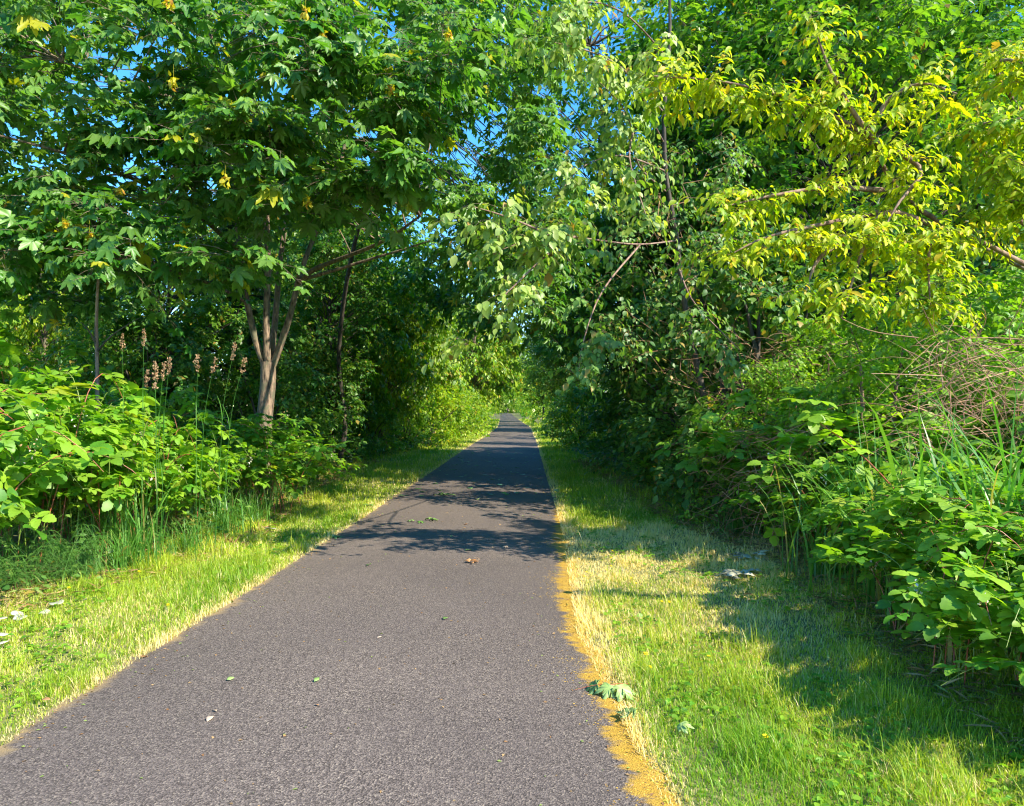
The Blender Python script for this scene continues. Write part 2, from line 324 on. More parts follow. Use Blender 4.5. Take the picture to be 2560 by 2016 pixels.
# ---- image plane helper: a point of the place seen at (px, py) of the 1024 px frame, d metres along the view
def W(px, py, d): return np.array([(px-512)/740*d, d, 1.6+(413-py)/740*d])
def inpoly(poly, x, y):
    c = False; j = len(poly)-1
    for i in range(len(poly)):
        xi, yi = poly[i]; xj, yj = poly[j]
        if (yi > y) != (yj > y) and x < (xj-xi)*(y-yi)/(yj-yi)+xi: c = not c
        j = i
    return c
def region(poly, d0, d1, n_, holes=()):
    xs = [p[0] for p in poly]; ys = [p[1] for p in poly]; out = []
    while len(out) < n_:
        x = U(min(xs), max(xs)); y = U(min(ys), max(ys))
        if inpoly(poly, x, y) and not any(inpoly(h, x, y) for h in holes): out.append(W(x, y, U(d0, d1)))
    return np.array(out)

# ---------------------------------------------------------------- mown verges (stuff)
def blades(mb, xy, h, wd, tint, mat=0, lean=.5, z0=None, segs=3):
    n_ = len(xy); x, y = xy.T; z = GZ(x, y) if z0 is None else z0
    b = np.c_[x, y, z-.004]; a = U(0, 2*pi, n_); d = np.c_[np.cos(a), np.sin(a), 0*a]; sdv = np.c_[-np.sin(a), np.cos(a), 0*a]
    ln = U(.1, 1, n_)*lean; t = np.linspace(0, 1, segs+1)
    P = b[:, None]+d[:, None]*(h[:, None]*ln[:, None]*t**1.8)[..., None]+UP*(h[:, None]*(t-.35*ln[:, None]*t**3))[..., None]
    wv = wd[:, None]*(1-t**2.2)+.0002
    V = np.stack([P+sdv[:, None]*wv[..., None], P-sdv[:, None]*wv[..., None]], 2).reshape(n_, -1, 3); k = 2*(segs+1)
    f = np.array([[2*i, 2*i+2, 2*i+3, 2*i+1] for i in range(segs)]); F = (np.arange(n_)[:, None, None]*k+f).reshape(-1, 4)
    mb.add(V.reshape(-1, 3), F, mat, np.repeat(tint, k, 0))
def straw(x, y, side):
    s = .26+.28*np.sin(1.9*x+.8*y)*np.sin(.9*y-2.3*x+side)
    e = np.where(side < 0, XL(y)-x, x-XR(y)); s = s+.75*np.exp(-np.maximum(e, 0)/.09)
    if side > 0: s = s+1.5*np.exp(-((y-8.3)/1.7)**2)*np.clip((x-.4)/.5, 0, 1)+.25*np.exp(-((y-5.5)/.5)**2)
    else: s = s+.5*np.exp(-((x+4.3)/.4)**2)*np.exp(-((y-6.3)/1.2)**2)
    return np.clip(s, .03, .97)
def verge(side, label):
    mb = MB()
    for y0, y1, dens, hh, ww in ((1.3, 5, 11000, .042, .0017), (5, 8, 7000, .048, .0022), (8, 13, 3200, .052, .0032), (13, 24, 1100, .06, .005), (24, 48, 320, .07, .01), (48, 120, 50, .09, .03)):
        a_ = 3.2; n_ = int(dens*(y1-y0)*a_*.62); y = U(y0, y1, n_)
        if side > 0: x = XR(y)-.06+(FR(y)+.45-XR(y))*U(0, 1, n_)
        else: x = XL(y)+.04-(XL(y)-FL(y)+.5)*U(0, 1, n_)
        keep = np.abs(x)/(y+1.2) < .92; x, y = x[keep], y[keep]; n_ = len(x)
        s = straw(x, y, side); dry = U(0, 1, n_) < s
        tuft = .5+.5*wav(x*4, y*4); lush = np.clip(.5+.5*np.sin(2.2*x+1.1*y)+.3*tuft, 0, 1)
        t = np.c_[np.clip(R.normal(.5, .22, n_)+.2*(s-.3)+.32*np.sin(1.7*x+.6*y+side)*np.sin(.8*y-1.1*x)+.15*wav(x*3, y*3), 0, 1), U(.25, .85, n_), np.where(dry, .9, .1)]
        tf = np.clip(np.sin(6.3*x+2*y)*np.sin(5.1*y-3*x)+.3*wav(9*x, 8*y), 0, 1); h = hh*np.exp(R.normal(0, .38, n_))*(.6+.6*lush+1.3*tf)*np.where(dry, .65, 1)
        blades(mb, np.c_[x, y], h, ww*U(.7, 1.5, n_), t, lean=1.0)
    tag(mb.build('grass', [M['grass']]), label, 'grass', kind='stuff')
verge(-1, 'short sunlit mown grass with straw patches along the left path edge')
verge(1, 'mown grass with a dry straw patch beside the mossy right path edge')
def weeds():
    mb = MB(); n_ = 5200; y = 2.4+11*U(0, 1, n_)**1.4; sd_ = U(0, 1, n_) < .45; u = U(0, 1, n_)
    x = np.where(sd_, XL(y)-.15-u*(XL(y)-FL(y)-.1), XR(y)+.15+u*(FR(y)-XR(y)-.1)); ok = wav(2.3*x+3, 2.1*y) > .05; x, y = x[ok], y[ok]; n_ = len(x)
    for k in range(3):
        a = U(0, 6.28, n_); place(mb, T_OVAL, np.c_[x+U(-.02, .02, n_), y+U(-.02, .02, n_), GZ(x, y)+U(.015, .05, n_)], np.c_[np.cos(a), np.sin(a), 0*a+.15], nrm(UP+R.normal(size=(n_, 3))*.3), U(.02, .055, n_))
    return mb
tag(weeds().build('clover', [M['bramble']]), 'small round-leaved clover and weeds in the mown turf', 'clover', kind='stuff')
# moss pads on the asphalt edge
mb = MB(); n_ = 9000; y = U(2.4, 9.2, n_); off = np.abs(R.normal(0, .11, n_))*(1+.6*np.sin(5*y)*np.sin(2.3*y)); x = XR(y)+rag(y, 4)+.03-off
s = U(.002, .006, n_)*(.6+y*.09); t6 = np.arange(6)*pi/3
V0 = np.r_[np.c_[np.cos(t6), np.sin(t6), 0*t6], [[0, 0, .5]]]; F0 = np.array([[i, (i+1) % 6, 6] for i in range(6)])
zz = PZ(y)+.006+.03*(1-(2*np.clip((x-XL(y))/(XR(y)-XL(y)), 0, 1)-1)**2)
V = np.c_[x, y, zz][:, None]+V0*s[:, None, None]*np.array([1, 1, .7]); F = (np.arange(n_)[:, None, None]*7+F0).reshape(-1, 3)
M['moss'] = leaf_mat('moss_mat', (.28, .15, .02), (.56, .36, .05), tr=0, rough=.9, oddp=.15, odd=(.15, .1, .03))
mb.add(V.reshape(-1, 3), F, 0, np.repeat(tints(n_), 7, 0)); tag(mb.build('moss', [M['moss']]), 'orange moss spreading over the right edge of the asphalt', 'moss', kind='stuff')

# forest floor growth and dry litter beyond the verges
def floor_leaves():
    mb = MB()
    for y0, y1, n_, s in ((3, 9, 9000, .06), (9, 18, 16000, .08), (18, 36, 16000, .11), (36, 80, 9000, .2)):
        y = U(y0, y1, n_); sd_ = U(0, 1, n_) < .5; o = R.exponential(1, n_)*(1.5+y*.12)
        x = np.where(sd_, FL(y)-.05-o, FR(y)+.05+o); z = GZ(x, y)+np.abs(R.normal(0, 1, n_))*np.minimum(.16+.12*o, .5)+.01
        ax = nrm(R.normal(size=(n_, 3))*[1, 1, .3]); nm = nrm(UP+R.normal(size=(n_, 3))*.5)
        place(mb, T_LOW2, np.c_[x, y, z], ax, nm, s*np.exp(R.normal(0, .3, n_)))
    return mb
tag(floor_leaves().build('ground_cover', [M['vine']]), 'low leafy ground cover under the trees on both sides', 'ground cover', kind='stuff')
mb = MB(); n_ = 26000; y = U(3, 24, n_); sd_ = U(0, 1, n_) < .4; o = np.abs(R.normal(0, .6, n_)); x = np.where(sd_, FL(y)+.35-o, FR(y)-.35+o)
place(mb, T_NEED, np.c_[x, y, GZ(x, y)+U(0, .05, n_)], nrm(R.normal(size=(n_, 3))*[1, 1, .25]), nrm(UP+R.normal(size=(n_, 3))*.6), U(.05, .14, n_)*(1+y*.02))
tag(mb.build('leaf_litter', [M['litter']]), 'dry brown thatch and twigs at the foot of the hedges', 'leaf litter', kind='stuff')

# ---------------------------------------------------------------- generic plants (prototypes, copied around)
def proto_tree(name, H, r, z0, leaf, T, size, nc, ntw, nl, bark='barkdark', tr=.13, hang=.35, droop=.3, cr=1.0, dens_top=1, flat=.55, tint=.5):
    t = thing(name, 'x', 'tree'); a = MB(); P = trunk_poly([0, 0, -.1], [R.normal(0, .25), R.normal(0, .25), H*.94], 9); add_trunk(a, P, tr, .02)
    C = []
    while len(C) < nc:
        v = nrm(R.normal(size=3))*U(.25, 1)**.45; z = z0+(H-z0)*(.5+.5*v[2]); prof = (1-abs((z-z0)/(H-z0)-.4)**2*1.6)
        c = np.array([v[0]*r*prof, v[1]*r*prof, z]); c[:2] += np.array([np.interp(z, P[:, 2], P[:, 0]), np.interp(z, P[:, 2], P[:, 1])]); C.append(c)
    C = np.array(C); limbs_to(a, P, C, tr); a.build('trunk', [M[bark]], t)
    b = MB(); foliage(b, C, U(.7, 1.3, nc)*cr, ntw, nl, T, size, droop=droop, hang=hang, flat=flat, tint=tint)
    b.build('crown', [M[leaf], M[bark]], t); return t
def proto_conifer(name, H, r, tr=.17):
    t = thing(name, 'x', 'tree'); a = MB(); P = trunk_poly([0, 0, -.1], [0, 0, H], 7, .01); add_trunk(a, P, tr, .015); b = MB()
    for z in np.arange(.09*H, H*.98, .36):
        L = r*(1-z/H)**.75*U(.8, 1.1)
        for k in range(5):
            an = U(0, 2*pi); d = np.array([cos(an), sin(an), 0]); LL = L*U(.75, 1.1); tt_ = np.linspace(0, 1, 6)[:, None]
            Q = np.array([0, 0, z])+d*LL*tt_+UP*(LL*(.12*tt_-.42*tt_**2)); V, F = tubes(Q, np.linspace(.03, .006, 6)*(.4+.25*L), 4); a.add(V, F)
            n_ = int(26*LL)+6; u = U(.12, 1, n_)[:, None]; pos = np.array([0, 0, z])+d*LL*u+UP*(LL*(.12*u-.42*u**2)); sdv = np.array([-d[1], d[0], 0])*np.where(U(0, 1, n_) < .5, 1, -1)[:, None]
            for q in range(3):
                place(b, T_NEED, pos+R.normal(size=(n_, 3))*.05, nrm(d*.7+sdv*U(.3, 1, (n_, 1))-UP*.35+R.normal(size=(n_, 3))*.2), nrm(UP+R.normal(size=(n_, 3))*.35), .26+.22*LL*(1-u[:, 0])*.7, wv=.4)
    a.build('trunk', [M['barkdark']], t); b.build('crown', [M['needle']], t); return t
def proto_shrub(name, h, r, leaf, T, size, nc, ntw, nl, cat='shrub', bark='barkdark', hang=.3, tint=.5, ns=9, droop=.3, sp_=.55):
    t = thing(name, 'x', cat); a = MB(); b = MB(); C = []
    for i in range(nc):
        an = U(0, 2*pi); q = U(.1, 1)**.6; z = h*(U(.08, 1)); rr = r*np.sqrt(max(.05, 1-(z/h)**2.4))*q; C.append([rr*cos(an), rr*sin(an), z])
    C = np.array(C)
    for i in range(ns):
        c = C[R.integers(nc)]; limb(a, [U(-.15, .15), U(-.15, .15), -.05], c, .018*h, .005, .12, 7, 0, 5)
    a.build('stem', [M[bark]], t)
    foliage(b, C, U(.3, .5, nc)*sp_*2, ntw, nl, T, size, hang=hang, droop=droop, tint=tint); b.build('foliage', [M[leaf], M[bark]], t); return t
def proto_bramble(name, h, r, ncane, leaf='bramble', T=(T_TRI, T_TRI5), size=.15, flowers=14, nlv=15, tint=.55):
    t = thing(name, 'x', 'bramble'); a = MB(); b = MB(); fl = MB()
    for i in range(ncane):
        an = U(0, 2*pi); L = r*U(.45, 1.1); hh = h*U(.5, 1.12); s0 = np.array([U(-.5, .5)*r, U(-.5, .5)*r, -.05]); u = np.linspace(0, 1, 12)[:, None]
        d = np.array([cos(an), sin(an), 0]); P = s0+d*L*u**1.2+UP*(hh*(2.6*u-1.95*u**2)*.95*(1+U(-.1, .1)))
        P[:, 2] = np.maximum(P[:, 2], .02-.07*(u[:, 0] < .05)); V, F = tubes(P, np.linspace(.006, .0022, 12), 4); a.add(V, F, 0, (.5, .5, U(0, 1)))
        n_ = nlv+R.integers(-3, 4); ul = U(.22, 1, n_); pos = np.array([[np.interp(q, u[:, 0], P[:, k]) for k in range(3)] for q in ul])
        ax = nrm(d+R.normal(size=(n_, 3))*[1, 1, .25]); pe = pos+ax*U(.03, .09, (n_, 1))
        V, F = tubes(np.stack([pos, pe], 1), np.full((n_, 2), .0018), 3); a.add(V, F, 0, (.5, .5, .5))
        nm = nrm(UP+SD*.45+ax*.25+R.normal(size=(n_, 3))*.35); half = n_//2; sz = size*np.exp(R.normal(0, .22, n_)); tn_ = tints(n_, tint)
        place(b, T[0], pe[:half], ax[:half], nm[:half], sz[:half], 0, tn_[:half]); place(b, T[1], pe[half:], ax[half:], nm[half:], sz[half:], 0, tn_[half:])
        if i < flowers:
            c = P[-1-R.integers(0, 4)]; q = R.integers(8, 18); pp = c+R.normal(size=(q, 3))*.035
            place(fl, T_OVAL, pp, nrm(R.normal(size=(q, 3))), nrm(UP+R.normal(size=(q, 3))), U(.012, .028, q), 0)
    a.build('cane', [M['stem']], t); b.build('foliage', [M[leaf]], t)
    if flowers: fl.build('blossom', [M['blossom']], t)
    return t
def proto_grass(name, h, n_, rad, wd=.006, lean=.7, mat='reed', stalks=0):
    t = thing(name, 'x', 'grass clump'); a = MB(); q = np.abs(R.normal(0, rad*.5, n_)); an = U(0, 2*pi, n_)
    blades(a, np.c_[q*np.cos(an), q*np.sin(an)], h*U(.45, 1.1, n_), wd*U(.6, 1.3, n_), tints(n_), lean=lean, z0=np.zeros(n_)-.02, segs=6)
    a.build('blade', [M[mat]], t)
    if stalks:
        b = MB(); c = MB()
        for i in range(stalks):
            d = R.normal(size=3)*[.12, .12, 0]; u = np.linspace(0, 1, 6)[:, None]; P = d*.4+d*u**2*1.2+UP*h*1.25*u*U(.8, 1.1); V, F = tubes(P, np.linspace(.0025, .0012, 6), 3); b.add(V, F, 0, (.5, .5, .3))
            m_ = 24; v = U(0, 1, m_)[:, None]; pp = P[-1]-UP*.12*v+R.normal(size=(m_, 3))*.006; place(c, T_LOW2, pp, nrm(UP+R.normal(size=(m_, 3))*.5), nrm(R.normal(size=(m_, 3))), .03)
        b.build('stalk', [M['stem']], t); c.build('seed_head', [M['seed']], t)
    return t
def spread(root, spots, group):
    """spots: (x, y, scale, turn, label[, zscale]); the first moves the prototype itself"""
    base = root.copy(); first = True; src = root
    for sp_ in spots:
        x, y, s, rz, lab = sp_[:5]; loc = (x, y, float(GZ(np.array(x), np.array(y)))-.02)
        if first: o = src; o.location = loc; o.rotation_euler = (0, 0, rz); o.scale = (s, s, s); o['label'] = lab; o['group'] = group; first = False
        else: o = dup(src, loc, rz, s, lab, group)
        if len(sp_) > 5: o.scale = (s, s, sp_[5])
    bpy.data.objects.remove(base)

# ---------------------------------------------------------------- the large maple on the left
def poly_w(pts): return np.array([W(*p) for p in pts])
def smooth_poly(P, k=4):
    P = np.asarray(P, float); t = np.arange(len(P)); u = np.linspace(0, len(P)-1, (len(P)-1)*k+1)
    Q = np.stack([np.interp(u, t, P[:, i]) for i in range(3)], 1)
    for _ in range(3): Q[1:-1] = (Q[:-2]+2*Q[1:-1]+Q[2:])/4
    return Q
def rod(mb, pts, r0, r1, k=8, mat=0, tint=(.5, .5, .5)):
    Q = smooth_poly(pts); V, F = tubes(Q, np.linspace(r0, r1, len(Q)), k); mb.add(V, F, mat, tint); return Q
mx = thing('maple_tree', 'large many-stemmed maple with big pale green leaves on the left bank', 'tree', tuple(W(265, 504, 13)*[1, 1, 0]+[0, 0, 0]))
a = MB(); b0 = W(265, 500, 13); b0[2] = -.1
Q = rod(a, [b0, W(263, 460, 13), W(264, 420, 13), W(268, 385, 13), W(268, 362, 13)], .15, .13, 12); a.build('trunk', [M['bark']], mx)
stems = [([(268, 372, 13), (256, 345, 13), (246, 302, 12.9), (238, 250, 12.8), (229, 130, 12.8), (205, 20, 12.6), (190, -80, 12.5)], .07, .025),
         ([(268, 372, 13), (265, 330, 12.9), (268, 255, 12.9), (262, 150, 13), (240, 60, 13.2), (235, -60, 13.3)], .07, .025),
         ([(269, 372, 13.1), (275, 320, 13.3), (279, 258, 13.4), (292, 180, 13.6), (300, 80, 13.8), (310, -60, 14)], .065, .025),
         ([(270, 372, 13), (280, 345, 13), (290, 315, 12.9), (298, 278, 12.8), (310, 243, 12.8), (335, 190, 12.8), (350, 110, 12.7), (370, 0, 12.6)], .068, .022),
         ([(296, 285, 12.85), (310, 270, 12.6), (335, 260, 12.2), (368, 248, 11.6), (392, 236, 11.2), (420, 215, 10.8)], .05, .018),
         ([(300, 280, 12.8), (340, 268, 12.6), (375, 257, 12.4), (400, 250, 12.2), (430, 240, 12.0)], .035, .012),
         ([(246, 302, 12.9), (215, 285, 12.0), (170, 270, 10.8), (110, 255, 9.8)], .035, .012),
         ([(238, 250, 12.8), (200, 215, 11.8), (140, 180, 10.4), (60, 150, 9.4), (-20, 130, 9.0)], .045, .012),
         ([(262, 150, 13), (220, 110, 11.5), (150, 90, 10), (60, 60, 9.4)], .04, .012)]
SP = []
for s_, r0, r1 in stems:
    a = MB(); SP.append(rod(a, poly_w(s_), r0, r1, 8)); a.build('bough', [M['bark']], mx)
MREG = [(-60, -30), (470, -30), (452, 60), (455, 120), (440, 190), (385, 196), (300, 206), (225, 205), (225, 275), (170, 302), (110, 285), (60, 300), (-60, 250)]
SKYH = [(40, 20), (100, 12), (150, 45), (215, 65), (195, 150), (130, 165), (40, 185)]
BARE = [(170, 15), (250, 15), (250, 100), (200, 110)]
Cn = region(MREG, 8.4, 12.2, 125, (SKYH, BARE)); Ce = region(SKYH, 9, 12, 15); Cb = region(MREG, 12.2, 16, 46, (SKYH,))
C = np.r_[Cn, Ce, Cb]; b = MB()
foliage(b, C, U(.55, 1.0, len(C)), 8, 8, T_MAPLE, .225, droop=.2, flat=.26, hang=.08, sidew=.6, sunb=.42, outw=.22, noise_=.27, pet=.55, tint=.55)
AP = np.concatenate([q[len(q)//3:] for q in SP])
for c in C:
    j = np.argmin(((AP-c)**2).sum(1)+(AP[:, 2] > c[2]+.3)*6); limb(b, AP[j], c, .014, .004, .05, 6, 1, 4)
b.build('crown', [M['maple'], M['bark']], mx)
for c in R.permutation(Cn)[:38]:
    q = MB(); n_ = 20; c = c+R.normal(size=3)*.25-UP*.15+np.array([0, -.55, .05]); place(q, T_CHERRY, c+R.normal(size=(n_, 3))*[.018, .018, .03], nrm(-UP*.6+R.normal(size=(n_, 3))*.6), nrm(R.normal(size=(n_, 3))), .07)
    V, F = tubes(np.stack([c+UP*.16, c]), np.array([.002, .002]), 3); q.add(V, F, 0, (.5, .5, .3)); q.build('seed_cluster', [M['samara']], mx)

# second maple leaning over the path
m2 = thing('maple_tree', 'slender maple arching over the path just beyond the large maple', 'tree', (-4.85, 20.5, 0))
a = MB(); Qa = rod(a, [[-4.85, 20.5, -.1], [-4.55, 20.5, 1.4], [-4.8, 20.2, 2.8], [-4.3, 19.0, 5], [-3.0, 16.2, 7.2], [-1.4, 15.2, 9], [-.6, 14.6, 11]], .08, .025, 8); a.build('trunk', [M['barkdark']], m2)
C = region([(395, -30), (560, -30), (560, 60), (530, 90), (570, 180), (565, 270), (530, 320), (490, 300), (455, 240), (440, 120)], 11.5, 18, 86, ([(470, 0), (535, 0), (525, 45), (495, 70)], [(452, 95), (500, 100), (505, 165), (470, 190)]))
b = MB(); foliage(b, C, U(.6, .95, len(C)), 8, 8, T_MAPLE_LO, .21, droop=.25, flat=.35, hang=.25, sidew=.6, sunb=.6, pet=.5, tint=.5)
for c in C:
    j = np.argmin(((Qa-c)**2).sum(1)); limb(b, Qa[j], c, .018, .004, .05, 6, 1, 4)
b.build('crown', [M['maple'], M['barkdark']], m2)

# ---------------------------------------------------------------- cherry with drooping yellow green leaves, right
ch = thing('cherry_tree', 'cherry tree with drooping yellow green leaves reaching in from the right', 'tree', (6.9, 8.6, 0))
a = MB(); Qc = rod(a, [[6.9, 8.6, -.1], [6.85, 8.5, 1.5], [6.7, 8.4, 2.8], [6.5, 8.2, 4.2], [6.5, 8.1, 5.6]], .09, .03, 8); a.build('trunk', [M['barkred']], ch)
br = [[(1000, 250, 7.9), (900, 205, 7.3), (872, 130, 7.0), (800, 98, 6.9), (725, 78, 6.8), (655, 74, 6.7)],
      [(885, 150, 7.0), (855, 112, 6.9), (828, 60, 6.8), (816, 22, 6.7)],
      [(890, 190, 7.2), (830, 185, 7.0), (770, 195, 6.8), (728, 205, 6.7)],
      [(1010, 200, 7.8), (950, 128, 7.3), (1010, 118, 7.0), (1090, 112, 6.8)],
      [(935, 225, 7.5), (885, 205, 7.1), (868, 235, 6.9), (852, 285, 6.8), (842, 318, 6.8)],
      [(1000, 240, 7.9), (940, 215, 7.2), (928, 255, 7.0), (932, 310, 6.9)],
      [(1010, 180, 7.9), (975, 150, 7.2), (1040, 165, 6.9), (1080, 190, 6.8)],
      [(890, 210, 7.2), (830, 222, 7.0), (765, 236, 6.8), (735, 252, 6.8)],
      [(1020, 235, 7.9), (990, 200, 7.2), (1040, 200, 6.9), (1070, 230, 6.8)],
      [(850, 240, 7.0), (818, 255, 6.9), (806, 292, 6.8)],
      [(872, 130, 7.0), (890, 95, 7.0), (925, 78, 6.9), (960, 92, 6.8)],
      [(900, 150, 7.1), (930, 170, 7.0), (900, 200, 6.8), (880, 240, 6.7)],
      [(1015, 150, 7.9), (985, 60, 7.6), (1020, 55, 7.3), (1050, 80, 7.2)]]
hold = {0: 1, 3: 1, 5: 1, 6: 1, 8: 1, 12: 1}
for i, s_ in enumerate(br):
    P_ = poly_w(s_); a = MB()
    if i in hold: P_[0] = Qc[np.argmin(abs(Qc[:, 2]-P_[0][2]+.5))]
    Q = rod(a, P_, .03, .006, 6, 1); u = np.linspace(.25, 1, max(4, int(np.linalg.norm(np.diff(Q, axis=0), axis=1).sum()/.2)))
    C = np.array([[np.interp(v, np.linspace(0, 1, len(Q)), Q[:, k]) for k in range(3)] for v in u])
    foliage(a, C+R.normal(size=C.shape)*.08, .46, 6, 12, T_CHERRY, .076, droop=.26, flat=.3, hang=.42, fwd=.7, sidew=.8, sunb=.6, outw=.5, noise_=.45, tint=.6, start=.2, jit=.02)
    a.build('branch', [M['cherry'], M['barkred']], ch)

# ---------------------------------------------------------------- plum with pale leaf sprays hanging over the path
pl = thing('plum_tree', 'thin dark-stemmed plum tree whose pale leaf sprays hang over the path', 'tree', (3.3, 11.6, 0))
a = MB(); Qp = rod(a, [[3.3, 11.6, -.1], [3.05, 11.5, 1.6], W(683, 300, 11.4), W(677, 230, 11.3), W(666, 180, 11.2), W(664, 110, 11.0), W(672, 40, 10.9), W(670, -40, 10.8)], .055, .02, 8); a.build('trunk', [M['barkdark']], pl)
pb = [[(677, 240, 11.3), (640, 245, 9.6), (600, 240, 8.4), (575, 236, 7.8), (545, 232, 7.4), (500, 250, 7.2)],
      [(575, 236, 7.8), (545, 255, 7.3), (515, 285, 7.1), (490, 308, 7.0)],
      [(666, 190, 11.2), (636, 165, 9.8), (634, 130, 9), (625, 105, 8.4), (600, 80, 8)],
      [(634, 130, 9), (628, 155, 8.6), (640, 195, 8.3), (650, 225, 8.2)],
      [(664, 110, 11), (620, 60, 9), (580, 45, 8), (555, 40, 7.6)],
      [(672, 60, 10.9), (630, 10, 9.2), (590, -5, 8.4), (560, 10, 8)],
      [(666, 170, 11.2), (620, 150, 9.5), (580, 165, 8.6), (565, 185, 8.3)],
      [(640, 245, 9.6), (600, 290, 8.6), (583, 340, 8.3), (578, 375, 8.2)],
      [(545, 232, 7.4), (505, 215, 7.2), (470, 205, 7.0)],
      [(664, 140, 11), (640, 95, 9.6), (650, 60, 8.6), (665, 40, 8.2)],
      [(677, 260, 11.3), (690, 300, 10), (720, 330, 9.2), (740, 350, 9)]]
for i, s_ in enumerate(pb):
    a = MB(); Q = rod(a, poly_w(s_), .014, .004, 6, 1); L = np.linalg.norm(np.diff(Q, axis=0), axis=1).sum(); u = np.linspace(.55 if i == 0 else .4, 1, max(4, int(L/.33)))
    C = np.array([[np.interp(v, np.linspace(0, 1, len(Q)), Q[:, k]) for k in range(3)] for v in u])
    foliage(a, C+R.normal(size=C.shape)*.12, .42, 5, 9, T_OVAL, .08, droop=.5, flat=.45, hang=.6, fwd=.75, sidew=.7, sunb=.7, outw=.7, noise_=.3, tint=.65, start=.2, jit=.02)
    a.build('branch', [M['plum'] if i not in (7, 10) else M['vine'], M['barkred']], pl)

C = region([(590, 185), (640, 150), (735, 130), (765, 330), (690, 370), (600, 350)], 10.6, 13, 62)
a = MB(); foliage(a, C, .5, 6, 9, T_OVAL, .075, droop=.6, flat=.6, hang=.6, sunb=.7, outw=.6, tint=.55, tsp=.35)
for c in C[::3]: j = np.argmin(((Qp-c)**2).sum(1)); limb(a, Qp[max(0, j-3)], c, .007, .003, .12, 9, 1, 4, wob=.25)
tag(a.build('climbing_vine', [M['vine'], M['cane']]), 'leafy vine climbing through the thin plum tree', 'vine')
# ---------------------------------------------------------------- the trees behind
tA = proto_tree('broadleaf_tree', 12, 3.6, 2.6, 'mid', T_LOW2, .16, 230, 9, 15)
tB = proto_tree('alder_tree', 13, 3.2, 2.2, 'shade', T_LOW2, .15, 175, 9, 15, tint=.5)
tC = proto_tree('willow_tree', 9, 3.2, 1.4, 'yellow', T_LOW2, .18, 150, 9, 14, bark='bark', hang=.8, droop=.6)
tD = proto_conifer('fir_tree', 15, 3.0)
tE = proto_tree('birch_tree', 15, 2.4, 5.5, 'mid', T_LOW2, .14, 120, 8, 13, bark='barkpale', tr=.11)
spread(tA, [(-8.3, 17.5, .58, 0, 'leafy green tree directly behind the large maple'),
            (-6.6, 26.5, 1.0, 1, 'green tree on the left where the path shade begins'),
            (-14.5, 23, .68, 2, 'tree behind the large maple towards the left edge'),
            (7.2, 15.5, .95, 3, 'tree rising behind the yellow green cherry'),
            (6.9, 19.2, 1.2, 2.7, 'tall tree standing behind the plum tree on the right'),
            (11.8, 19.5, 1.1, 4, 'broad tree at the right edge behind the cherry'),
            (5.6, 24.5, .95, 5, 'tree leaning over the shaded path from the right'),
            (-20, 27, .9, .5, 'green tree at the far left edge'),
            (17.5, 27, 1.15, 1.5, 'tall tree behind the pale birch trunks'),
            (-9.5, 41, 1.1, 2.5, 'mid green tree beyond the sunny gap on the left'),
            (5.5, 60, 1.0, 3.5, 'tree at the right beyond the sunlit bush'),
            (-5.5, 66, 1.1, 2.2, 'tree at the left beyond the yellow green willow'),
            (-6, 92, 1.2, 4.4, 'distant tree left of the path vanishing point')], 'broadleaf trees along the trail')
spread(tB, [(5.1, 18.6, .82, 0, 'dark alder hanging over the path on the right'),
            (9.2, 20.5, .95, 1.2, 'dark alder behind the vine covered shrubs'),
            (-5.2, 21.5, .6, 2.1, 'small dark alder beside the path behind the maple trunk'),
            (13.8, 16.5, .9, 3.3, 'dark alder at the upper right edge'),
            (-10.5, 31, 1.0, 4.0, 'dark alder deep in the wood left of the path'),
            (5.6, 56, 1.0, 5.0, 'dark alder right of the path past the sunlit bush'),
            (4.4, 74, 1.0, .7, 'dark alder far down the right side of the path'),
            (-6.4, 60, .9, .2, 'dark alder far down the left side of the path'),
            (4.2, 98, 1.1, 1.7, 'most distant alder right of the vanishing point')], 'alders along the trail')
spread(tC, [(-5.3, 37, 1.0, 0, 'yellow green sunlit tree left of the bright stretch of path'),
            (-2.9, 59, 1.25, 1.5, 'bright willow leaning towards the vanishing point from the left'),
            (-7.6, 31, 1.0, 3, 'sunlit young tree behind the left hedge'),
            (-12.6, 20, .6, 2, 'low sunlit tree seen under the maple leaves at the left edge'),
            (-10.0, 20.5, .5, 4, 'low sunlit tree seen between the left edge and the maple trunk'),
            (8.3, 10.9, .5, 5, 'light green tree at the right edge above the brambles'),
            (-6.3, 25.5, .95, .8, 'yellow green tree seen between the two maples'), (-5.0, 29, .8, 1.8, 'small yellow green tree at the end of the shaded left verge'),
            (6.3, 28.5, .8, 2.6, 'yellow green tree glimpsed through the right hedge')], 'sunlit small trees')
spread(tD, [(-7.0, 19.2, .62, 0, 'dark fir right behind the maple trunk'),
            (-8.8, 31, 1.0, 1, 'tall dark fir in the upper left'),
            (-18.5, 19.5, .9, 2, 'dark fir at the upper left corner'),
            (-5.6, 30, .5, 3, 'small dark fir beside the shaded left verge'),
            (10.6, 25.5, 1.0, 4, 'dark fir behind the cherry branches')], 'firs in the wood')
spread(tE, [(14.4, 24, 1.0, 0, 'left one of two tall pale birch trunks at the upper right'),
            (15.3, 24.8, 1.0, 2, 'right one of two tall pale birch trunks at the upper right'),
            (8.4, 33, .8, 1, 'slim birch beyond the sunny gap on the right')], 'birches')
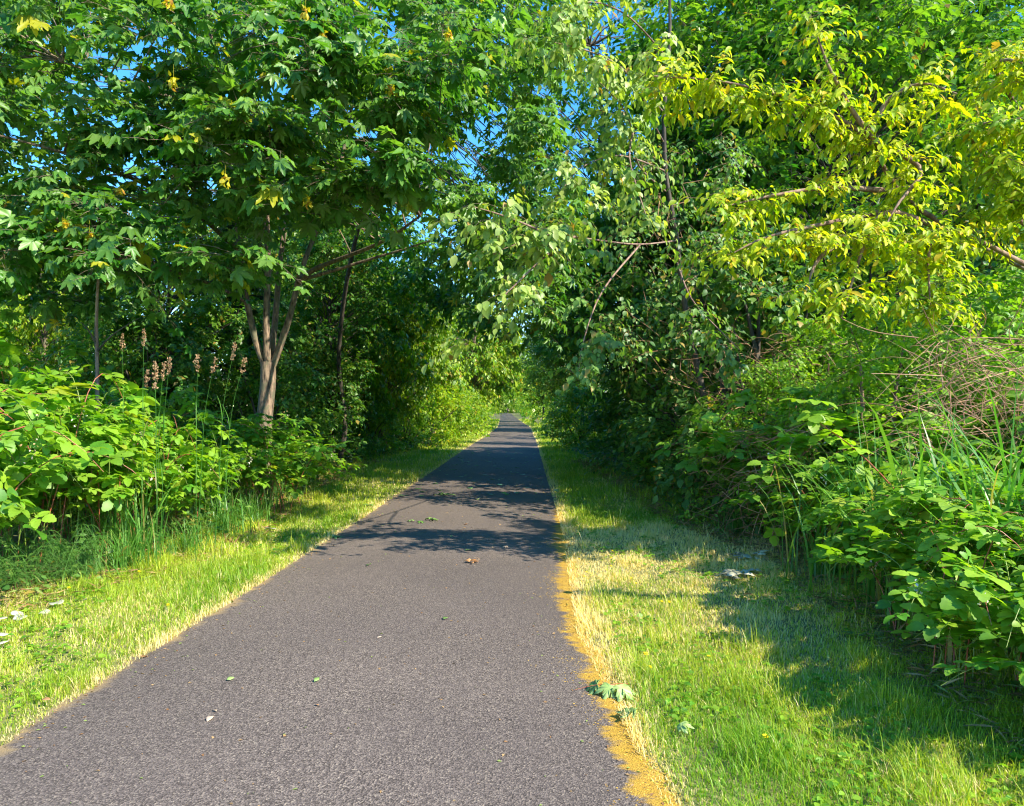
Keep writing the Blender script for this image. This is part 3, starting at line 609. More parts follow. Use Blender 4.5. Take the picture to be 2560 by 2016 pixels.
# crown reaching over the path, forming the arch
ar = thing('alder_tree', 'alder whose leafy boughs form the arch over the shaded path', 'tree', (4.3, 21.5, 0))
a = MB(); Qr = rod(a, [[4.3, 21.5, -.1], [4.1, 21.4, 3], [3.6, 21.2, 6], [2.8, 21, 9], [2.2, 20.8, 12]], .13, .04, 8); a.build('trunk', [M['barkdark']], ar)
C = np.r_[region([(395, 232), (460, 232), (530, 330), (480, 332), (425, 290)], 19, 25, 30), region([(495, 215), (560, 200), (650, 205), (650, 340), (590, 350), (545, 338), (515, 300)], 15, 25, 95), region([(430, -20), (690, -20), (690, 90), (630, 150), (600, 240), (430, 240)], 19, 25, 100, ([(470, 0), (535, 0), (525, 45), (495, 70)],))]
b = MB(); foliage(b, C, U(.7, 1.1, len(C)), 9, 13, T_LOW2, .17, droop=.35, hang=.35, tint=.4)
for c in C: j = np.argmin(((Qr-c)**2).sum(1)); limb(b, Qr[j] if Qr[j][2] < c[2] else Qr[max(0, j-4)], c, .022, .005, .06, 8, 1, 5, wob=.12)
b.build('crown', [M['mid'], M['barkdark']], ar)

# far-off wood closing the view
mb = MB(); C = []
for k in range(1500):
    y = U(62, 260); sdd = R.choice([-1, 1]); c0 = (XL(y)+XR(y))/2; o = (3.6 if y < 75 else 2.9)+abs(R.normal(0, 1))*8; z = U(.4, 14)*min(1, .25+o/8); C.append([c0+sdd*o, y, z+PZ(y)])
for k in range(1300):
    y = U(34, 60); x = U(10, 60)*R.choice([-1, 1]); C.append([x, y, U(.3, 15)])
for k in range(420): y = U(80, 260); C.append([(XL(y)+XR(y))/2+U(-3, 3), y, PZ(y)+U(4.6, 13)])
for k in range(420): C.append([U(-40, 30), U(250, 300), U(1, 22)])
for k in range(330): C.append([U(-20, 8), U(262, 290), U(.6, 10)])
for k in range(110): C.append([U(-10, 4), U(235, 245), U(2.2, 6)])
C = np.array(C); foliage(mb, C, U(1.2, 2.2, len(C)), 6, 9, T_LOW2, .4, mats=(0, None), tint=.45, jit=.2)
tag(mb.build('distant_wood', [M['yellow']]), 'far-off wood closing in around the end of the path', 'wood', kind='stuff')

# ---------------------------------------------------------------- shrubs and hedges
sV = proto_shrub('shrub', 3.4, 1.5, 'vine', T_OVAL, .085, 110, 6, 11)
sD = proto_shrub('shrub', 3.0, 1.6, 'shade', T_LOW2, .09, 110, 6, 12, tint=.5)
sY = proto_shrub('shrub', 2.2, 1.5, 'yellow', T_LOW2, .1, 90, 6, 11)
sR = proto_shrub('rose_thicket', 3.0, 1.6, 'bramble', T_OVAL, .062, 130, 6, 11, cat='shrub', bark='barkred', tint=.6)
spread(sR, [(4.9, 7.5, .72, 4, 'small-leaved bush growing through the reddish dead canes'), (3.9, 8.7, .62, 5, 'small-leaved bush growing through the brown canes'), (4.2, 8.3, .95, 2.5, 'small-leaved thicket rising behind the brown canes'), (3.5, 9.9, .75, 3.9, 'small-leaved thicket at the bend of the right hedge'), (3.6, 12.6, .6, 1.1, 'small-leaved bush in the shade at the verge edge'), (5.6, 8.6, 1.05, 0, 'sunlit small-leaved thicket on the right below the cherry'), (7.2, 9.6, 1.2, 1, 'small-leaved thicket at the right edge below the cherry'), (4.6, 10.6, .95, 2, 'small-leaved thicket between the dead canes and the vine covered shrubs')], 'small-leaved thickets on the right')
sM = proto_shrub('shrub', 2.0, 1.3, 'bramble', T_LOW2, .09, 90, 6, 11)
spread(sV, [(3.9, 11.6, 1.3, 0, 'vine covered shrub at the foot of the plum tree'), (4.1, 14.2, 1.4, 1, 'vine covered shrub behind the one at the plum tree'),
            (6.0, 12.0, 1.35, 2, 'vine covered shrub under the cherry branches'), (4.2, 17.2, 1.4, 3, 'vine covered shrub halfway along the shaded right verge'),
            (8.4, 12.6, 1.4, 4, 'tall vine covered shrub near the right edge')], 'vine covered shrubs on the right')
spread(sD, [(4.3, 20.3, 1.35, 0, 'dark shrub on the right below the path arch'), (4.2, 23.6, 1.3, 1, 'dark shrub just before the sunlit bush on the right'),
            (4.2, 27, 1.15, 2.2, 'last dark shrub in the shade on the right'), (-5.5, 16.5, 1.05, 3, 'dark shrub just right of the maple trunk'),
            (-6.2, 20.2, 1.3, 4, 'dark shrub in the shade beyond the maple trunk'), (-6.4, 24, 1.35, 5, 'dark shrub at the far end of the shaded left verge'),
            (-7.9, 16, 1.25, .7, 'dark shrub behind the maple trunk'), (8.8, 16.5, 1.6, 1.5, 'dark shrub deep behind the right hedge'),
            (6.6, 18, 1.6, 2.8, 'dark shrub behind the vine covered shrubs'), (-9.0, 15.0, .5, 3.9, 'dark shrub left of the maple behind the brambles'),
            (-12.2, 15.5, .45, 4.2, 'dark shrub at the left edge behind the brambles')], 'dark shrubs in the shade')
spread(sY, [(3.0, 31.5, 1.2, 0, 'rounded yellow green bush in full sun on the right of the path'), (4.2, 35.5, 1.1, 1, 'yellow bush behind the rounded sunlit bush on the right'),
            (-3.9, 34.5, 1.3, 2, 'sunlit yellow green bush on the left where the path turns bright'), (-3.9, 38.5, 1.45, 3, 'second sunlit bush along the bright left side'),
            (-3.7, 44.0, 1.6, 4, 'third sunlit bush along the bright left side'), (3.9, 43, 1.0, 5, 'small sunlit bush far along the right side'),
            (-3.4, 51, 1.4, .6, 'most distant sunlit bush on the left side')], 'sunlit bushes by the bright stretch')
spread(sM, [(-5.3, 27, 1.2, 0, 'green bush at the edge of the shade on the left'), (-4.4, 30.8, 1.1, 1, 'leafy bush at the start of the sunlit left side'),
            (-6.8, 11.6, .8, 2, 'green bush behind the bramble bank left of the maple'), (4.6, 29.4, .8, 3, 'green bush in front of the sunlit bush on the right'),
            (6.9, 9.9, 1.05, 4, 'green bush under the cherry at the right edge')], 'green bushes')

# ---------------------------------------------------------------- bramble banks
bA = proto_bramble('bramble_bush', 1.5, 1.15, 70, nlv=17); bB = proto_bramble('bramble_bush', 1.5, 1.15, 70, tint=.4, nlv=17)
spread(bA, [(-5.1, 5.8, 1.15, 0, 'bramble bush at the left edge nearest the camera', 1.45), (-4.9, 7.8, 1.2, 1, 'sunlit bramble bush behind the horsetail clump', 1.5),
            (-4.35, 9.2, .8, 2.3, 'low bramble bush behind the leaning seed heads', 1.15), (-6.7, 8.2, 1.35, 3.1, 'tall bramble bush at the left edge, second row', 1.95),
            (3.1, 5.3, .85, 4, 'bright bramble bush on the right closest to the mown grass'), (4.3, 6.4, 1.15, 5, 'bright bramble bush at the right edge behind the nearest one'),
            (3.05, 4.2, .8, .4, 'bramble bush in the lower right corner'),
            (3.05, 3.4, .62, 1.9, 'low bramble at the right edge nearest the camera')], 'brambles in the sun')
spread(bB, [(-5.5, 10.0, 1.1, 0, 'bramble bush left of the maple trunk', 1.45), (-4.0, 11.5, .95, 1, 'small bramble bush at the foot of the maple', 1.15),
            (-8.2, 10.6, 1.45, 2, 'high bramble bush at the far left behind the others', 2.0), (3.55, 7.7, .85, 3, 'bramble bush beside the straw patch'),
            (5.7, 7.3, 1.6, 4, 'high bramble bush at the right edge under the cherry'), (4.2, 9.2, 1.4, 5, 'bramble bush behind the tangle of dead canes'),
            (3.75, 10.4, 1.1, .8, 'bramble bush at the shaded bend of the right hedge'), (-5.0, 14.3, .8, 4.1, 'low bramble bush in the shade right of the maple foot'),
            (3.2, 15.2, .6, 4.9, 'low bramble bush under the vine covered shrubs'), (-5.4, 18.0, .8, 5.5, 'low bramble bush along the shaded left verge')], 'brambles in part shade')
# ---------------------------------------------------------------- long grass clumps
gA = proto_grass('grass_clump', .62, 150, .32, .0045, .9)
spread(gA, [(-3.85, 7.4, 1, 0, 'long grass clump right of the horsetail'), (-3.6, 8.2, .9, 1, 'long grass clump drooping onto the left verge'),
            (-3.6, 9.3, 1.1, 2, 'long grass clump below the seed heads'), (-3.7, 10.5, 1.0, 3, 'long grass clump at the end of the sunlit left bank'),
            (-3.95, 12.0, 1.1, 4, 'long grass clump in front of the maple trunk'), (-4.6, 13.8, .9, 5, 'long grass clump in the shade beside the maple trunk'),
            (-4.9, 16, .9, .5, 'long grass clump in the deep shade on the left'), (-4.5, 8.3, 1.7, 1.4, 'tall grass clump among the left brambles'),
            (-4.9, 6.6, 1.5, 2.5, 'tall grass clump among the nearest left brambles'), (-4.9, 19.5, .9, 2.9, 'long grass clump far along the shaded left verge'),
            (3.0, 6.9, .8, 3.6, 'small grass clump between the straw patch and the brambles'), (2.9, 9.6, .8, 4.5, 'grass clump at the foot of the shaded right hedge'),
            (-5.0, 25, 1.2, 1.1, 'grass clump on the left near the end of the shade'), (-4.1, 31.5, 1.3, 3.3, 'sunlit grass clump on the left at the bright stretch')], 'long grass on the banks')
gB = proto_grass('reed_clump', 1.0, 38, .42, .0085, 1.0)
spread(gB, [(3.0, 5.2, 1.35, 0, 'broad-bladed reed clump in front of the nearest right bramble', 2.1), (3.15, 4.6, 1.45, 1, 'tall reed clump at the lower right edge', 2.2),
            (2.95, 6.1, 1.3, 2, 'tall reed clump in the middle of the right bank', 2.0), (3.55, 5.1, 1.95, 3, 'tallest reed clump reaching up at the right edge', 2.3),
            (2.85, 6.9, 1.0, 4, 'small reed clump beside the straw patch', 1.5), (-4.0, 7.9, 1.0, 3.3, 'broad-bladed reed clump at the front of the left bank', 1.4), (-4.1, 10.2, 1.0, 5.1, 'broad-bladed reed clump left of the maple foot', 1.4)], 'reeds on the banks')
for o in [o for o in bpy.data.objects if o.name.startswith('reed_clump')]: o['category'] = 'reed clump'
# horsetail
def proto_horse():
    t = thing('horsetail_clump', 'x', 'horsetail'); a = MB()
    for i in range(26):
        an = U(0, 2*pi); d = np.array([cos(an), sin(an), 0])*U(.3, 1.5); h = U(.25, .7); u = np.linspace(0, 1, 9)[:, None]; P = R.normal(size=3)*[.12, .12, 0]+d*.3*u**1.6*h*1.5+UP*h*(u-.25*u**3)
        V, F = tubes(P, np.linspace(.003, .0012, 9), 4); a.add(V, F, 0, (.6, .5, .1))
        for k in range(2, 9):
            m_ = 10; aa = np.arange(m_)*2*pi/m_+U(0, 1); L = .17*(1-.06*k)*U(.8, 1.1); dd = np.c_[np.cos(aa), np.sin(aa), 0*aa]; v = np.linspace(0, 1, 5)
            Q = P[k]+dd[:, None]*(L*v)[None, :, None]+UP*(.06*v-.11*v**2)[None, :, None]; V, F = tubes(Q, np.full((m_, 5), .0011), 3); a.add(V, F, 0, (U(0, 1), .5, .1))
    a.build('frond', [M['horse']], t); return t
spread(proto_horse(), [(-4.15, 6.9, 1.05, 0, 'feathery horsetail clump at the foot of the left brambles'), (-4.6, 6.5, .95, 2, 'smaller horsetail clump just left of the feathery one')], 'horsetails')
# seed head stalks
def seed_stalk(px, py, d, lab, lean):
    top = W(px, py, d); base = np.array([top[0]-lean, d+.1, 0.]); t = thing('seed_stalk', lab, 'grass stalk', tuple(base), 'brown seed head grasses')
    a = MB(); P = rod(a, [base-UP*.03, base+(top-base)*[.3, .3, .45], base+(top-base)*[.5, .6, .78]+[0, 0, .04], top], .003, .0016, 5, 0, (.2, .5, .1))
    for q in (4, 7): 
        blades(a, np.array([[0, 0.]]), np.array([.3]), np.array([.005]), tints(1), z0=np.zeros(1), segs=5); a.V[-1] += P[q]
    a.build('stalk', [M['reed']], t)
    b = MB(); n_ = 60; v = U(0, 1, n_)[:, None]; ax = nrm(P[-1]-P[-4]); pp = top+ax*(.17*v-.02)+R.normal(size=(n_, 3))*(.003+.009*np.sin(v*pi)*(1+.5*np.sin(v*20)))
    place(b, T_LOW2, pp, nrm(ax*.8+R.normal(size=(n_, 3))*.45), nrm(R.normal(size=(n_, 3))), .026, 0); b.build('seed_head', [M['seed']], t)
for q in [(232, 358, 7.6, 'tallest brown seed head, nearest the maple trunk', .22), (241, 372, 7.7, 'seed head just right of the tallest one', .25), (212, 373, 7.6, 'short seed head left of the tallest one', .2),
          (197, 370, 7.5, 'brown seed head standing alone between two groups', .05), (168, 373, 7.4, 'right seed head of the left group', .12), (162, 379, 7.3, 'drooping seed head in the left group', .1),
          (155, 377, 7.4, 'upper middle seed head of the left group', .02), (155, 388, 7.2, 'lower middle seed head of the left group', .02), (146, 386, 7.3, 'left seed head of the left group', .1),
          (143, 345, 7.9, 'high seed head above the left group', .05), (122, 349, 8.0, 'pale seed head leftmost above the brambles', .03)]: seed_stalk(*q)
# dead snag stems behind the brambles
def snag(pts, r, lab, sub):
    t = thing('dead_sapling', lab, 'sapling', tuple(np.array(pts[0])*[1, 1, 0])); a = MB(); Q = rod(a, pts, r, r*.5, 6); a.build('trunk', [M['barkred']], t)
    for s_ in sub:
        a = MB(); rod(a, s_, r*.5, r*.15, 5); a.build('branch', [M['barkdark']], t)
p0 = W(98, 400, 9.5); p0[2] = 0
snag([p0, W(97, 370, 9.5), W(95, 320, 9.5), W(98, 262, 9.5)], .03, 'bare reddish sapling stem behind the left brambles', [[W(96, 345, 9.5), W(88, 330, 9.4), W(80, 322, 9.3)], [W(96, 352, 9.5), W(110, 335, 9.4), W(138, 318, 9.2)]])
p0 = W(785, 420, 12.5); p0[2] = 0
snag([p0, W(786, 330, 12.5), W(784, 285, 12.5)], .03, 'bare broken sapling stem in the dark right hedge', [[W(785, 305, 12.5), W(775, 290, 12.4), W(768, 280, 12.4)]])
# dead cane tangles
def tangle(c, ext, n_, lab, r=.006, name='dead_canes', up=0):
    t = thing(name, lab, 'dead canes', (c[0], c[1], 0)); a = MB(); c = np.array(c, float); ext = np.array(ext, float)
    for i in range(n_):
        s = c+U(-1, 1, 3)*ext; d = nrm(R.normal(size=3)*[1, .6, .5+up]); L = U(.15, .75); u = np.linspace(0, 1, 8)[:, None]; P = s+d*L*u+nrm(R.normal(size=3))*L*.12*np.sin(u*pi)-UP*.2*L*u**2
        P[:, 2] = np.maximum(P[:, 2], .02); V, F = tubes(P, np.linspace(1, .5, 8)*r*U(.5, 1.5), 4); a.add(V, F, 0, (U(0, 1), U(.2, .9), 0))
    a.build('cane', [M['cane']], t)
tangle((4.3, 6.3, 1.75), (.9, .5, .5), 420, 'tangle of reddish dead canes high on the right bank', .0038, up=.3)
tangle((3.6, 8.7, .75), (.9, .9, .7), 560, 'tangle of brown dead canes behind the straw patch', .0045)
tangle((3.5, 11.2, .6), (.7, 1.5, .55), 560, 'mat of brown dead stems at the foot of the shaded right hedge', .005)
tangle((3.5, 5.6, .55), (.5, .8, .4), 120, 'dead canes lying low under the bright right brambles', .005)
tangle((4.0, 10.6, 1.7), (1.2, 1.2, 1.0), 520, 'grey dead canes arching through the shaded right hedge', .004)
# bright long cane arching on the right bank
t = thing('bramble_shoot', 'long arching bramble shoot with trifoliate leaves on the right bank', 'bramble', (3.1, 6.0, 0)); a = MB(); b = MB()
Q = rod(a, [[3.9, 6.3, 0], W(905, 500, 5.7), W(858, 450, 5.6), W(815, 420, 5.6), W(803, 412, 5.6)], .008, .004, 5, 0, (.5, .5, .9)); a.build('cane', [M['stem']], t)
n_ = 16; idx = R.integers(6, len(Q), n_); place(b, T_TRI5, Q[idx]+R.normal(size=(n_, 3))*.05, nrm(R.normal(size=(n_, 3))*[1, 1, .3]), nrm(UP+SD*.5+R.normal(size=(n_, 3))*.25), .2, 0, tints(n_, .9, .15)); b.build('foliage', [M['bramble']], t)
# tall young stem with yellow leaves on the left bank
t = thing('bramble_shoot', 'upright shoot with a crown of bright yellow leaves on the left bank', 'bramble', (-3.95, 6.6, 0)); a = MB(); b = MB(); top = W(72, 385, 6.4); ba = top*[1, 1, 0]
Q = rod(a, [ba, (top+ba)/2+[.03, 0, 0], top], .008, .004, 5, 0, (.5, .5, .1)); a.build('cane', [M['stem']], t); t.location = (0, 0, 0)
n_ = 9; an = np.arange(n_)*2*pi/n_; place(b, T_LEAFLET, np.repeat(top[None], n_, 0)-UP*np.arange(n_)[:, None]*.012, nrm(np.c_[np.cos(an), np.sin(an), .15+0*an]), nrm(UP+SD*.3+R.normal(size=(n_, 3))*.2), .2, 0, np.c_[np.ones(n_), U(.5, 1, n_), np.full(n_, .99)]); b.build('foliage', [M['bramble']], t)

# ---------------------------------------------------------------- things lying on the path and in the grass
def gp(px, py): # where the sight line of a frame pixel meets the flat near ground
    d = 1.6*740/(py-413); return np.array([(px-512)/740*d, d])
def pathz(x, y): u = np.clip((x-XL(y))/(XR(y)-XL(y)), 0, 1); return PZ(y)+.006+.03*(1-(2*u-1)**2)
LM = dict(green=leaf_mat('fallen_green', (.1, .22, .04), (.3, .42, .13), tr=.2, oddp=0), brown=leaf_mat('fallen_brown', (.35, .17, .07), (.5, .28, .12), tr=.15, oddp=0),
          tan=leaf_mat('fallen_tan', (.5, .33, .2), (.66, .5, .36), tr=.1, oddp=0), pale=M['pale'])
def fallen(px, py, lab, mat='green', T=T_OVAL, size=.06, n_=1, name='fallen_leaf', lift=.008, cat='leaf', group=None, up=.15, spread_=.6):
    x, y = gp(px, py); on = XL(y) < x < XR(y); z = float(pathz(x, y) if on else GZ(x, y)+.035); t0 = MB()
    a = U(0, 6.28, n_); ax = np.c_[np.cos(a), np.sin(a)*.8, U(-.05, up*2, n_)]; pos = np.array([x, y, z+lift])+R.normal(size=(n_, 3))*[size*spread_*(n_ > 1), size*spread_*(n_ > 1), 0]+UP*U(0, .02*(n_ > 1)+1e-5, n_)[:, None]
    place(t0, T, pos, nrm(ax), nrm(UP+R.normal(size=(n_, 3))*.25), size*U(.8, 1.2, n_)); t0.V = [np.c_[v[:, :2], np.maximum(v[:, 2], z+.002)] for v in t0.V]
    # a little thickness keeps the leaf a solid thing
    e = bpy.data.objects.new(name, t0.mesh(name, [LM[mat]], (x, y, z))); col.objects.link(e); e.location = (x, y, z)
    so = e.modifiers.new('thickness', 'SOLIDIFY'); so.thickness = .0008; so.offset = 1; return tag(e, lab, cat, group)
sp = thing('maple_sprig', 'wilted maple sprig with three leaves on the mossy right path edge', 'sprig', (*gp(610, 694), 0)); xy = gp(610, 694)
a = MB(); z = float(pathz(*xy)); O = np.array([xy[0], xy[1], z])
for (dx, dy, sz, an, tl, rl) in ((.0, .0, .15, -115, .25, .1), (.05, -.01, .17, -55, .2, .5), (-.06, .02, .14, 165, .45, -1.1)):
    b = MB(); an = RAD(an); ax = np.array([[cos(an), sin(an), -tl*.6]]); place(b, T_MAPLE, O[None]+[[dx, dy, .045]], nrm(ax), nrm(UP+SD*.2+np.array([[rl*.4, -.3, 0]])), sz, 0, np.array([[.8, .7, 0]]), zv=.2)
    b.V = [np.c_[v[:, :2], np.maximum(v[:, 2], z+.003+.004*np.sin(v[:, 0]*300))] for v in b.V]; o = b.build('leaf', [LM['green']], sp)
    s_ = o.modifiers.new('thickness', 'SOLIDIFY'); s_.thickness = .0008
a = MB(); rod(a, [O+[.12, .1, .02], O+[.05, .03, .05], O+[0, 0, .05], O+[-.06, .02, .05], O+[-.2, .01, .02]], .002, .0015, 5, 0, (.5, .5, .95)); a.build('stem', [M['stem']], sp)
for q in [(655, 722, 'crumpled green leaf at the right path edge below the maple sprig', 'green', T_MAPLE, .12, 2), (418, 523, 'cluster of green leaves lying in the middle of the sunlit path', 'green', T_MAPLE_LO, .16, 4),
          (228, 685, 'small olive leaf on the left half of the near path', 'green', T_OVAL, .055), (315, 688, 'tiny yellow green leaf scrap in the near path', 'green', T_LOW, .05), (319, 712, 'small brown leaf curl on the near path', 'brown', T_OVAL, .025),
          (214, 722, 'flat tan leaf scrap on the lower left of the path', 'tan', T_OVAL, .06), (218, 717, 'thin tan scrap just above the flat tan one', 'tan', T_LOW, .045), (382, 642, 'pale curled scrap in the centre of the path', 'tan', T_OVAL, .04),
          (447, 622, 'dark green leaf in the centre of the path', 'green', T_OVAL, .05), (371, 568, 'green leaf on the path left of the brown smear', 'green', T_OVAL, .07), (469, 566, 'crumbled brown leaf heap in the centre of the path', 'brown', T_LOW, .07, 9),
          (478, 563, 'pale bits beside the crumbled brown leaves', 'tan', T_LOW, .04, 4), (505, 549, 'yellowish brown curled leaf right of the path centre', 'tan', T_MAPLE_LO, .1), (465, 554, 'slim green leaf above the crumbled brown one', 'green', T_OVAL, .09),
          (464, 535, 'pale leaf scrap above the slim green leaf', 'tan', T_OVAL, .07), (468, 527, 'orange brown leaf below the branch shadow', 'brown', T_OVAL, .06), (552, 540, 'long tan leaf near the right path edge', 'tan', T_OVAL, .12),
          (572, 560, 'pale green leaf on the moss strip', 'green', T_MAPLE_LO, .08), (333, 538, 'green maple leaf at the left path edge', 'green', T_MAPLE_LO, .2), (362, 508, 'green leaf pair at the left path edge near the branch shadow', 'green', T_MAPLE_LO, .18, 2),
          (405, 497, 'pale green leaf just beyond the branch shadow', 'green', T_OVAL, .16), (441, 497, 'broken yellow green leaves beyond the branch shadow', 'green', T_LOW, .14, 9), (478, 502, 'light green leaf by the tip of the branch shadow', 'green', T_OVAL, .14),
          (511, 496, 'green leaf cluster in the path centre beyond the shadow', 'green', T_LOW2, .14, 4), (536, 495, 'small light leaf beyond the shadow on the right half', 'green', T_OVAL, .13), (559, 494, 'leaf near the right edge beyond the branch shadow', 'green', T_OVAL, .16),
          (44, 706, 'reddish leaf at the lower left path edge', 'brown', T_OVAL, .06), (142, 659, 'rust leaf at the left path edge', 'brown', T_OVAL, .05), (556, 702, 'thin dark twig end on the path', 'brown', T_LOW, .02)]: fallen(*q)
sh = [fallen(470, 480, 'pale leaf scrap doubling as a sun fleck in the shaded stretch of the path', 'green', T_LOW2, .15, up=.01, group='leaf scraps and sun flecks in the shaded stretch')]
mb = MB(); n_ = 1500; y = 2.6+24*U(0, 1, n_)**1.5; e_ = U(0, 1, n_); x = XL(y)+(XR(y)-XL(y))*np.where(e_ < .35, np.abs(R.normal(0, .06, n_)), np.where(e_ < .6, 1-np.abs(R.normal(0, .08, n_)), U(0, 1, n_)))
place(mb, T_LOW, np.c_[x, y, pathz(x, y)+.003], nrm(R.normal(size=(n_, 3))*[1, 1, .08]), nrm(UP+R.normal(size=(n_, 3))*.25), U(.006, .02, n_)*(1+.1*y), zv=.2)
tag(mb.build('path_litter', [M['litter']]), 'fine tan chaff and leaf bits scattered over the asphalt', 'litter', kind='stuff')
for i in range(85):  # scattered leaf scraps, which also stand in for sun dapples on the asphalt
    y = U(13.5, 30); x = U(XL(y)+.1, XR(y)-.1); o = sh[0].copy(); col.objects.link(o); o.location = (x, y, float(pathz(x, y))); o.rotation_euler = (0, 0, U(0, 6)); s = U(.5, 1.3); o.scale = (s, s, s)
for q in [(64, 609, 'white dried leaf in the left grass, largest of its row', 'pale', T_LEAFLET, .12, 1), (52, 618, 'white dried leaf left of the largest one', 'pale', T_LEAFLET, .1, 1), (22, 622, 'long white dried leaf strip in the left grass', 'pale', T_LEAFLET, .09, 5),
          (6, 653, 'white dried leaf at the left edge of the photo', 'pale', T_LEAFLET, .09, 4), (115, 560, 'white leaf underside at the foot of the left brambles', 'pale', T_OVAL, .12, 1), (265, 534, 'white leaf scrap far along the left verge', 'pale', T_LEAFLET, .14, 1),
          (88, 606, 'small white scrap right of the largest dried leaf', 'pale', T_LEAFLET, .05, 1), (735, 583, 'grey white dried bramble leaves at the right bank foot', 'pale', T_TRI, .17, 7), (760, 568, 'pale dried leaves behind the grey white ones', 'pale', T_TRI, .17, 6),
          (850, 645, 'single pale leaf under the right brambles', 'green', T_LEAFLET, .11), (742, 604, 'reddish dry leaf in the grass below the right bank', 'brown', T_OVAL, .09)]: fallen(*q)
# yellow flowers
def flower(x, y, h, s):
    t = thing('yellow_flower', 'x', 'flower', (x, y, float(GZ(x, y)))); a = MB(); a.n = 0; b0 = np.array([x, y, float(GZ(x, y))])
    rod(a, [b0, b0+[.004, 0, h*.6], b0+[.0, .003, h]], .0016, .0012, 4, 0, (.5, .5, .1)); a.build('stem', [M['stem']], t)
    b = MB(); n_ = 22; an = np.arange(n_)*2*pi/11; place(b, T_OVAL, np.repeat((b0+UP*h)[None], n_, 0), nrm(np.c_[np.cos(an), np.sin(an), np.where(np.arange(n_) < 11, .15, .8)]), nrm(UP+0*np.c_[an, an, an]), s, wv=.05)
    b.build('petal', [M['petal']], t); return t
f0 = flower(*gp(645, 665), .07, .019); f0['label'] = 'largest yellow flower in the grass right of the maple sprig'
for px, py, s, lab in [(649, 676, .8, 'yellow flower just below the largest one'), (661, 610, .9, 'left of two yellow flowers above the sprig'), (669, 611, .9, 'right of two yellow flowers above the sprig'),
                       (708, 664, .7, 'yellow flower alone right of the sprig'), (764, 748, .9, 'yellow flower lowest in the right grass'), (639, 595, .8, 'yellow flower upper of a close pair by the moss'), (636, 589, .7, 'yellow flower beside the path in the green grass'),
                       (660, 568+12, .7, 'yellow flower near the first grass shadow'), (140, 580, .9, 'round yellow flower in the left verge'), (70, 590+7, .9, 'yellow flower beside the white dried leaves'), (169, 614, .9, 'yellow flower near the left path edge')]:
    x, y = gp(px, py); dup(f0, (x, y, float(GZ(x, y))), U(0, 6), s, lab, 'yellow flowers in the verges')
f0['group'] = 'yellow flowers in the verges'
for k in range(9):
    px, py = U(575, 640), U(550, 585); x, y = gp(px, py); dup(f0, (x, y, float(GZ(x, y))), U(0, 6), .75, 'small yellow flower among others between the moss and the straw patch', 'yellow flowers in the verges')

# ---------------------------------------------------------------- house glimpsed at the left edge
h = thing('house', 'white house glimpsed behind the leaves at the left edge', 'house', (-27.0, 33, 0)); 
def box(mb, a, b, mat=0):
    x0, y0, z0 = a; x1, y1, z1 = b; V = [(x, y, z) for z in (z0, z1) for x, y in ((x0, y0), (x1, y0), (x1, y1), (x0, y1))]
    mb.add(V, [[0, 3, 2, 1], [4, 5, 6, 7], [0, 1, 5, 4], [1, 2, 6, 5], [2, 3, 7, 6], [3, 0, 4, 7]], mat, smooth=False)
wm = plain('siding', (.72, .74, .76), .6, .05); rm = plain('shingle', (.12, .12, .14), .9, .3, 20); bm_ = plain('brown_door', (.2, .11, .06), .6, .2); gm = plain('window_glass', (.03, .04, .05), .1, .2); tm = plain('white_trim', (.8, .8, .8), .5, .02)
a = MB(); box(a, (-33, 30, 0), (-21.6, 38, 5.4))
for k in range(26): box(a, (-33.03, 29.98, .1+k*.2), (-21.58, 30.0, .27+k*.2))
a.add([(-33, 30, 5.4), (-21.6, 30, 5.4), (-27.3, 30, 7.4), (-33, 38, 5.4), (-21.6, 38, 5.4), (-27.3, 38, 7.4)], [[0, 1, 2], [3, 5, 4]], 0, smooth=False); a.build('wall', [wm], h)
a = MB()
for s_, xe in ((-1, -33.5), (1, -21.1)):
    a.add([(xe, 29.5, 5.26), (-27.3, 29.5, 7.5), (-27.3, 38.5, 7.5), (xe, 38.5, 5.26), (xe, 29.5, 5.4), (-27.3, 29.5, 7.64), (-27.3, 38.5, 7.64), (xe, 38.5, 5.4)], [[0, 1, 2, 3], [4, 5, 6, 7], [0, 1, 5, 4], [0, 3, 7, 4], [3, 2, 6, 7]], 0, smooth=False)
a.build('roof', [rm], h)
a = MB(); box(a, (-22.9, 29.9, .1), (-21.95, 29.97, 2.3)); a.build('door', [bm_], h)
for x in (-25.5, -29.5):
    for z in (1.0, 3.6):
        a = MB(); box(a, (x-.7, 29.9, z), (x+.7, 29.97, z+1.2)); wv_ = a.build('window', [tm], h); a = MB(); box(a, (x-.6, 29.88, z+.1), (x+.6, 29.895, z+1.1)); g_ = a.build('pane', [gm]); g_.parent = wv_; g_.location = (27.0, -33, 0)

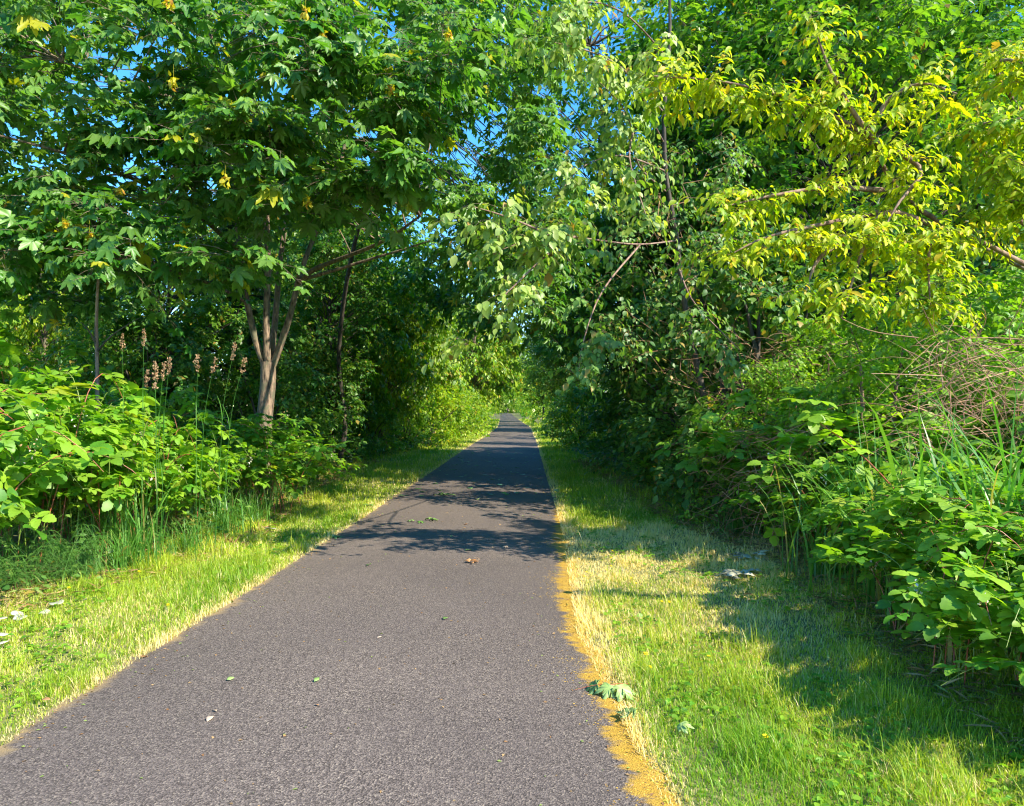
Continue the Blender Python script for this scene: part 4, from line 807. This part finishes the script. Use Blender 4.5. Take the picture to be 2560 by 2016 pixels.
# ---------------------------------------------------------------- the walker far down the path
def skin(name, V, E, rad, mat, parent, loc, sub=2):
    me = bpy.data.meshes.new(name); me.from_pydata([Vector(v) for v in V], E, []); o = bpy.data.objects.new(name, me); col.objects.link(o)
    s_ = o.modifiers.new('skin', 'SKIN'); 
    for k, r in enumerate(rad): me.skin_vertices[0].data[k].radius = (r, r) if not isinstance(r, tuple) else r
    me.skin_vertices[0].data[0].use_root = True; o.modifiers.new('sub', 'SUBSURF').levels = sub; o.modifiers['sub'].render_levels = sub
    me.materials.append(mat); o.parent = parent; return o

pw = thing('person', 'dark clothed person, tiny at the far end of the path', 'person', (-1.2, 215, float(PZ(215))+.03))
dk = plain('dark_cloth', (.02, .022, .03), .9, .2); sk = plain('skin_tone', (.4, .24, .17), .6, .05); tr_ = plain('dark_trousers', (.03, .03, .035), .9, .2)
JV = [(0, 0, .95), (0, 0, 1.15), (0, 0, 1.38), (0, 0, 1.5), (0, 0, 1.6), (0, 0, 1.72), (.18, 0, 1.4), (.23, .03, 1.12), (.22, -.1, .88), (-.18, 0, 1.4), (-.23, -.03, 1.12), (-.22, .1, .88), (.1, 0, .88), (.11, .12, .48), (.11, .05, .06), (.11, -.1, .03), (-.1, 0, .88), (-.11, -.1, .48), (-.11, -.3, .1), (-.11, -.38, .05)]
JE = [(0, 1), (1, 2), (2, 3), (3, 4), (4, 5), (2, 6), (6, 7), (7, 8), (2, 9), (9, 10), (10, 11), (0, 12), (12, 13), (13, 14), (14, 15), (0, 16), (16, 17), (17, 18), (18, 19)]
JR = [.14, .13, .15, .055, .09, .07, .055, .042, .035, .055, .042, .035, .09, .06, .045, .035, .09, .06, .045, .035]
skin('body', JV, JE, JR, sk, pw, None)
sub_ = lambda ids: ([JV[i] for i in ids], [(ids.index(a), ids.index(b)) for a, b in JE if a in ids and b in ids], [JR[i]+.018 for i in ids])
v, e, r = sub_([0, 1, 2, 6, 7, 9, 10]); skin('jacket', v, e, r, dk, pw, None)
v, e, r = sub_([0, 12, 13, 14, 16, 17, 18]); skin('trousers', v, e, r, tr_, pw, None)
skin('hair', [(0, 0, 1.64), (0, -.01, 1.75)], [(0, 1)], [.1, .08], dk, pw, None)
